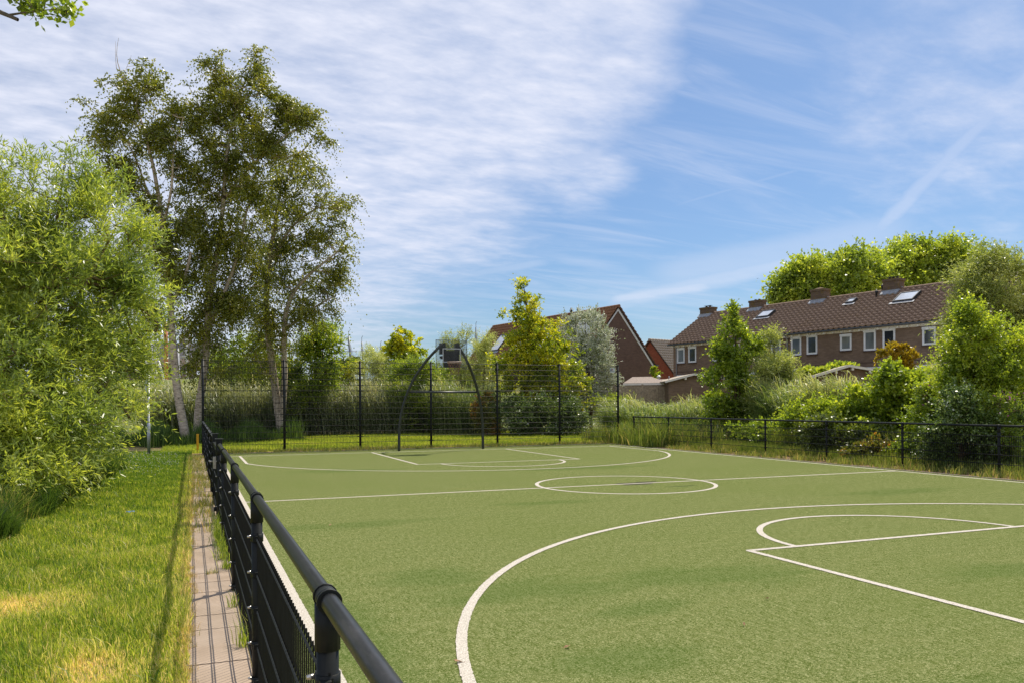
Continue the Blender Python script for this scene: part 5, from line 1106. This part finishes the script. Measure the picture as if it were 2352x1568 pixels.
w2 = lambda x, d: tuple(G(x, d)[:2])
reeds('reeds', 'pale green reed bed behind the left half of the tall fence', band(5400, [w2(330, 37.5), w2(480, 38.5), w2(640, 39.5), w2(800, 40.5), w2(900, 41.5), w2(960, 42.5), w2(1010, 43)], 3.2, 40), 1.45, 2.35, B_reed, 41, tint0=.66, ll=(.4, .75))
reeds('reeds', 'greener reeds behind the goal frame', band(1500, [w2(990, 41), w2(1060, 40), w2(1150, 40.5)], 2.6, 42), 1.6, 2.25, B_reedg, 43, tint0=.55)
reeds('reeds', 'windblown reeds between the tall fence corner and the alder', band(1900, [w2(1395, 37), w2(1450, 36), w2(1540, 35), w2(1640, 34.5)], 3.4, 44), .8, 1.4, B_reedg, 45, tint0=.62, lean_=(-.26, .05, 0))
reeds('reeds', 'reeds and tall grass between the osier and the brick shed', band(3400, [w2(1760, 30), w2(1850, 28), w2(1960, 27), w2(2060, 26)], 3.0, 46), 1.2, 1.95, B_reedg, 47, tint0=.62, lean_=(-.28, .05, 0))
reeds('reeds', 'arching reed clump right of the yellow-green shrub', band(260, [w2(2120, 25), w2(2190, 24)], 1.2, 48), 1.8, 2.5, B_reedg, 49, tint0=.7, lean_=(-.2, .0, 0))
p = band(9000, [w2(1430, 33), w2(1560, 32), w2(1700, 30)], 3, 50); g_ = np.random.default_rng(51); n = len(p)
blades('long_grass', 'fresh green tall grass in front of the reeds near the fence corner', p, g_.uniform(.35, .95, n), g_.uniform(.014, .026, n), (-.25, 0, 0), B_long, .28 + g_.normal(0, .15, n), seed=52, spread=.5, curve=.8)
p = band(9000, [w2(1760, 27), w2(1900, 25), w2(2060, 22), w2(2352, 17.6)], 1.6, 53); n = len(p)
blades('long_grass', 'mixed grasses under the shrubs along the right railing', p, g_.uniform(.3, .9, n), g_.uniform(.008, .018, n), (-.15, 0, 0), B_weed, .36 + g_.normal(0, .2, n), seed=54, spread=.7, curve=.8)
# willowherb with pink flowers
M_pink = plain('pink_petal', (.50, .16, .36), .7, .2)
for j, (x_, d_, yt, lab) in enumerate([(2140, 21, 880, 'pink-flowered willowherb beside the arching reeds'), (2308, 18.4, 905, 'pink-flowered willowherb in front of the birch clump at the right edge')]):
    r_ = pl('willowherb', lab, 'plant', x_, d_, [(x_ - 12, yt + 14, 16, 16), (x_ + 14, yt + 26, 18, 24), (x_, yt + 70, 26, 36), (x_ + 8, yt + 120, 30, 30)], 170, L_bright, seed=70 + j, L=.07, Wd=.018, per=5, k=7, slen=.2, up=.5)
    g = np.random.default_rng(80 + j); q = np.array([P(x_ + g.normal(0, 22), yt + g.uniform(-6, 50), d_ - .3) for _ in range(26)]) - np.array(r_.location)
    u = g.normal(0, .018, (len(q), 4, 3)); fl = (q[:, None] + u).reshape(-1, 3); fastmesh('flower', fl, np.arange(len(fl)).reshape(-1, 4), M_pink, r_)

# ------------------------------------------------------------------ small things on the ground
def unp(x, y):
    r = ray(x, y); t = CAMH / -r[2]; return np.array([r[0] * t, r[1] * t, 0])
M_dead = plain('dead_leaf', (.34, .20, .11), .8, .2, var=.3, scale=60)
for j, (x, y, s_, lab) in enumerate([(1050, 1522, .03, 'curled brown leaf lying on the white arc line'), (1706, 1436, .02, 'pale dry leaf lying on the turf in the near lane'), (1300, 1488, .028, 'thin straw-like leaf on the turf right of the arc'), (1760, 1376, .02, 'small dry leaf on the turf left of the lane line'), (757, 1206, .03, 'tiny dry leaf on the turf near the left fence')]):
    p = unp(x, y); o = empty('fallen_leaf', (p[0], p[1], .008), random.uniform(0, 6)); tag(o, lab, 'leaf', 'fallen leaves on the turf')
    MB().add([(-s_, 0, 0), (-.3 * s_, .4 * s_, .012), (.5 * s_, .35 * s_, .006), (s_, 0, .014), (.4 * s_, -.4 * s_, .012), (-.4 * s_, -.35 * s_, .004), (0, 0, .002)], [(0, 6, 1), (1, 6, 2), (2, 6, 3), (3, 6, 4), (4, 6, 5), (5, 6, 0)]).build('blade', M_dead, o); MB().tube([(-s_, 0, .001), (-s_ * 1.4, .1 * s_, .003)], .0012, 4).build('stalk', M_dead, o)
p = unp(298, 1183); wr = empty('litter_wrapper', (p[0], p[1], .045), .3); tag(wr, 'small crumpled pale blue wrapper lying in the grass', 'litter')
mb = MB(); nn_ = 7; vs = [((i / 6 - .5) * .11, (j / 3 - .5) * .04, .012 * math.sin(i * 2.1 + j * 1.7) + .012) for i in range(nn_) for j in range(4)]
mb.add(vs, [(i * 4 + j, (i + 1) * 4 + j, (i + 1) * 4 + j + 1, i * 4 + j + 1) for i in range(6) for j in range(3)]); mb.build('foil', plain('blue_foil', (.25, .42, .62), .3, .6, .2), wr)
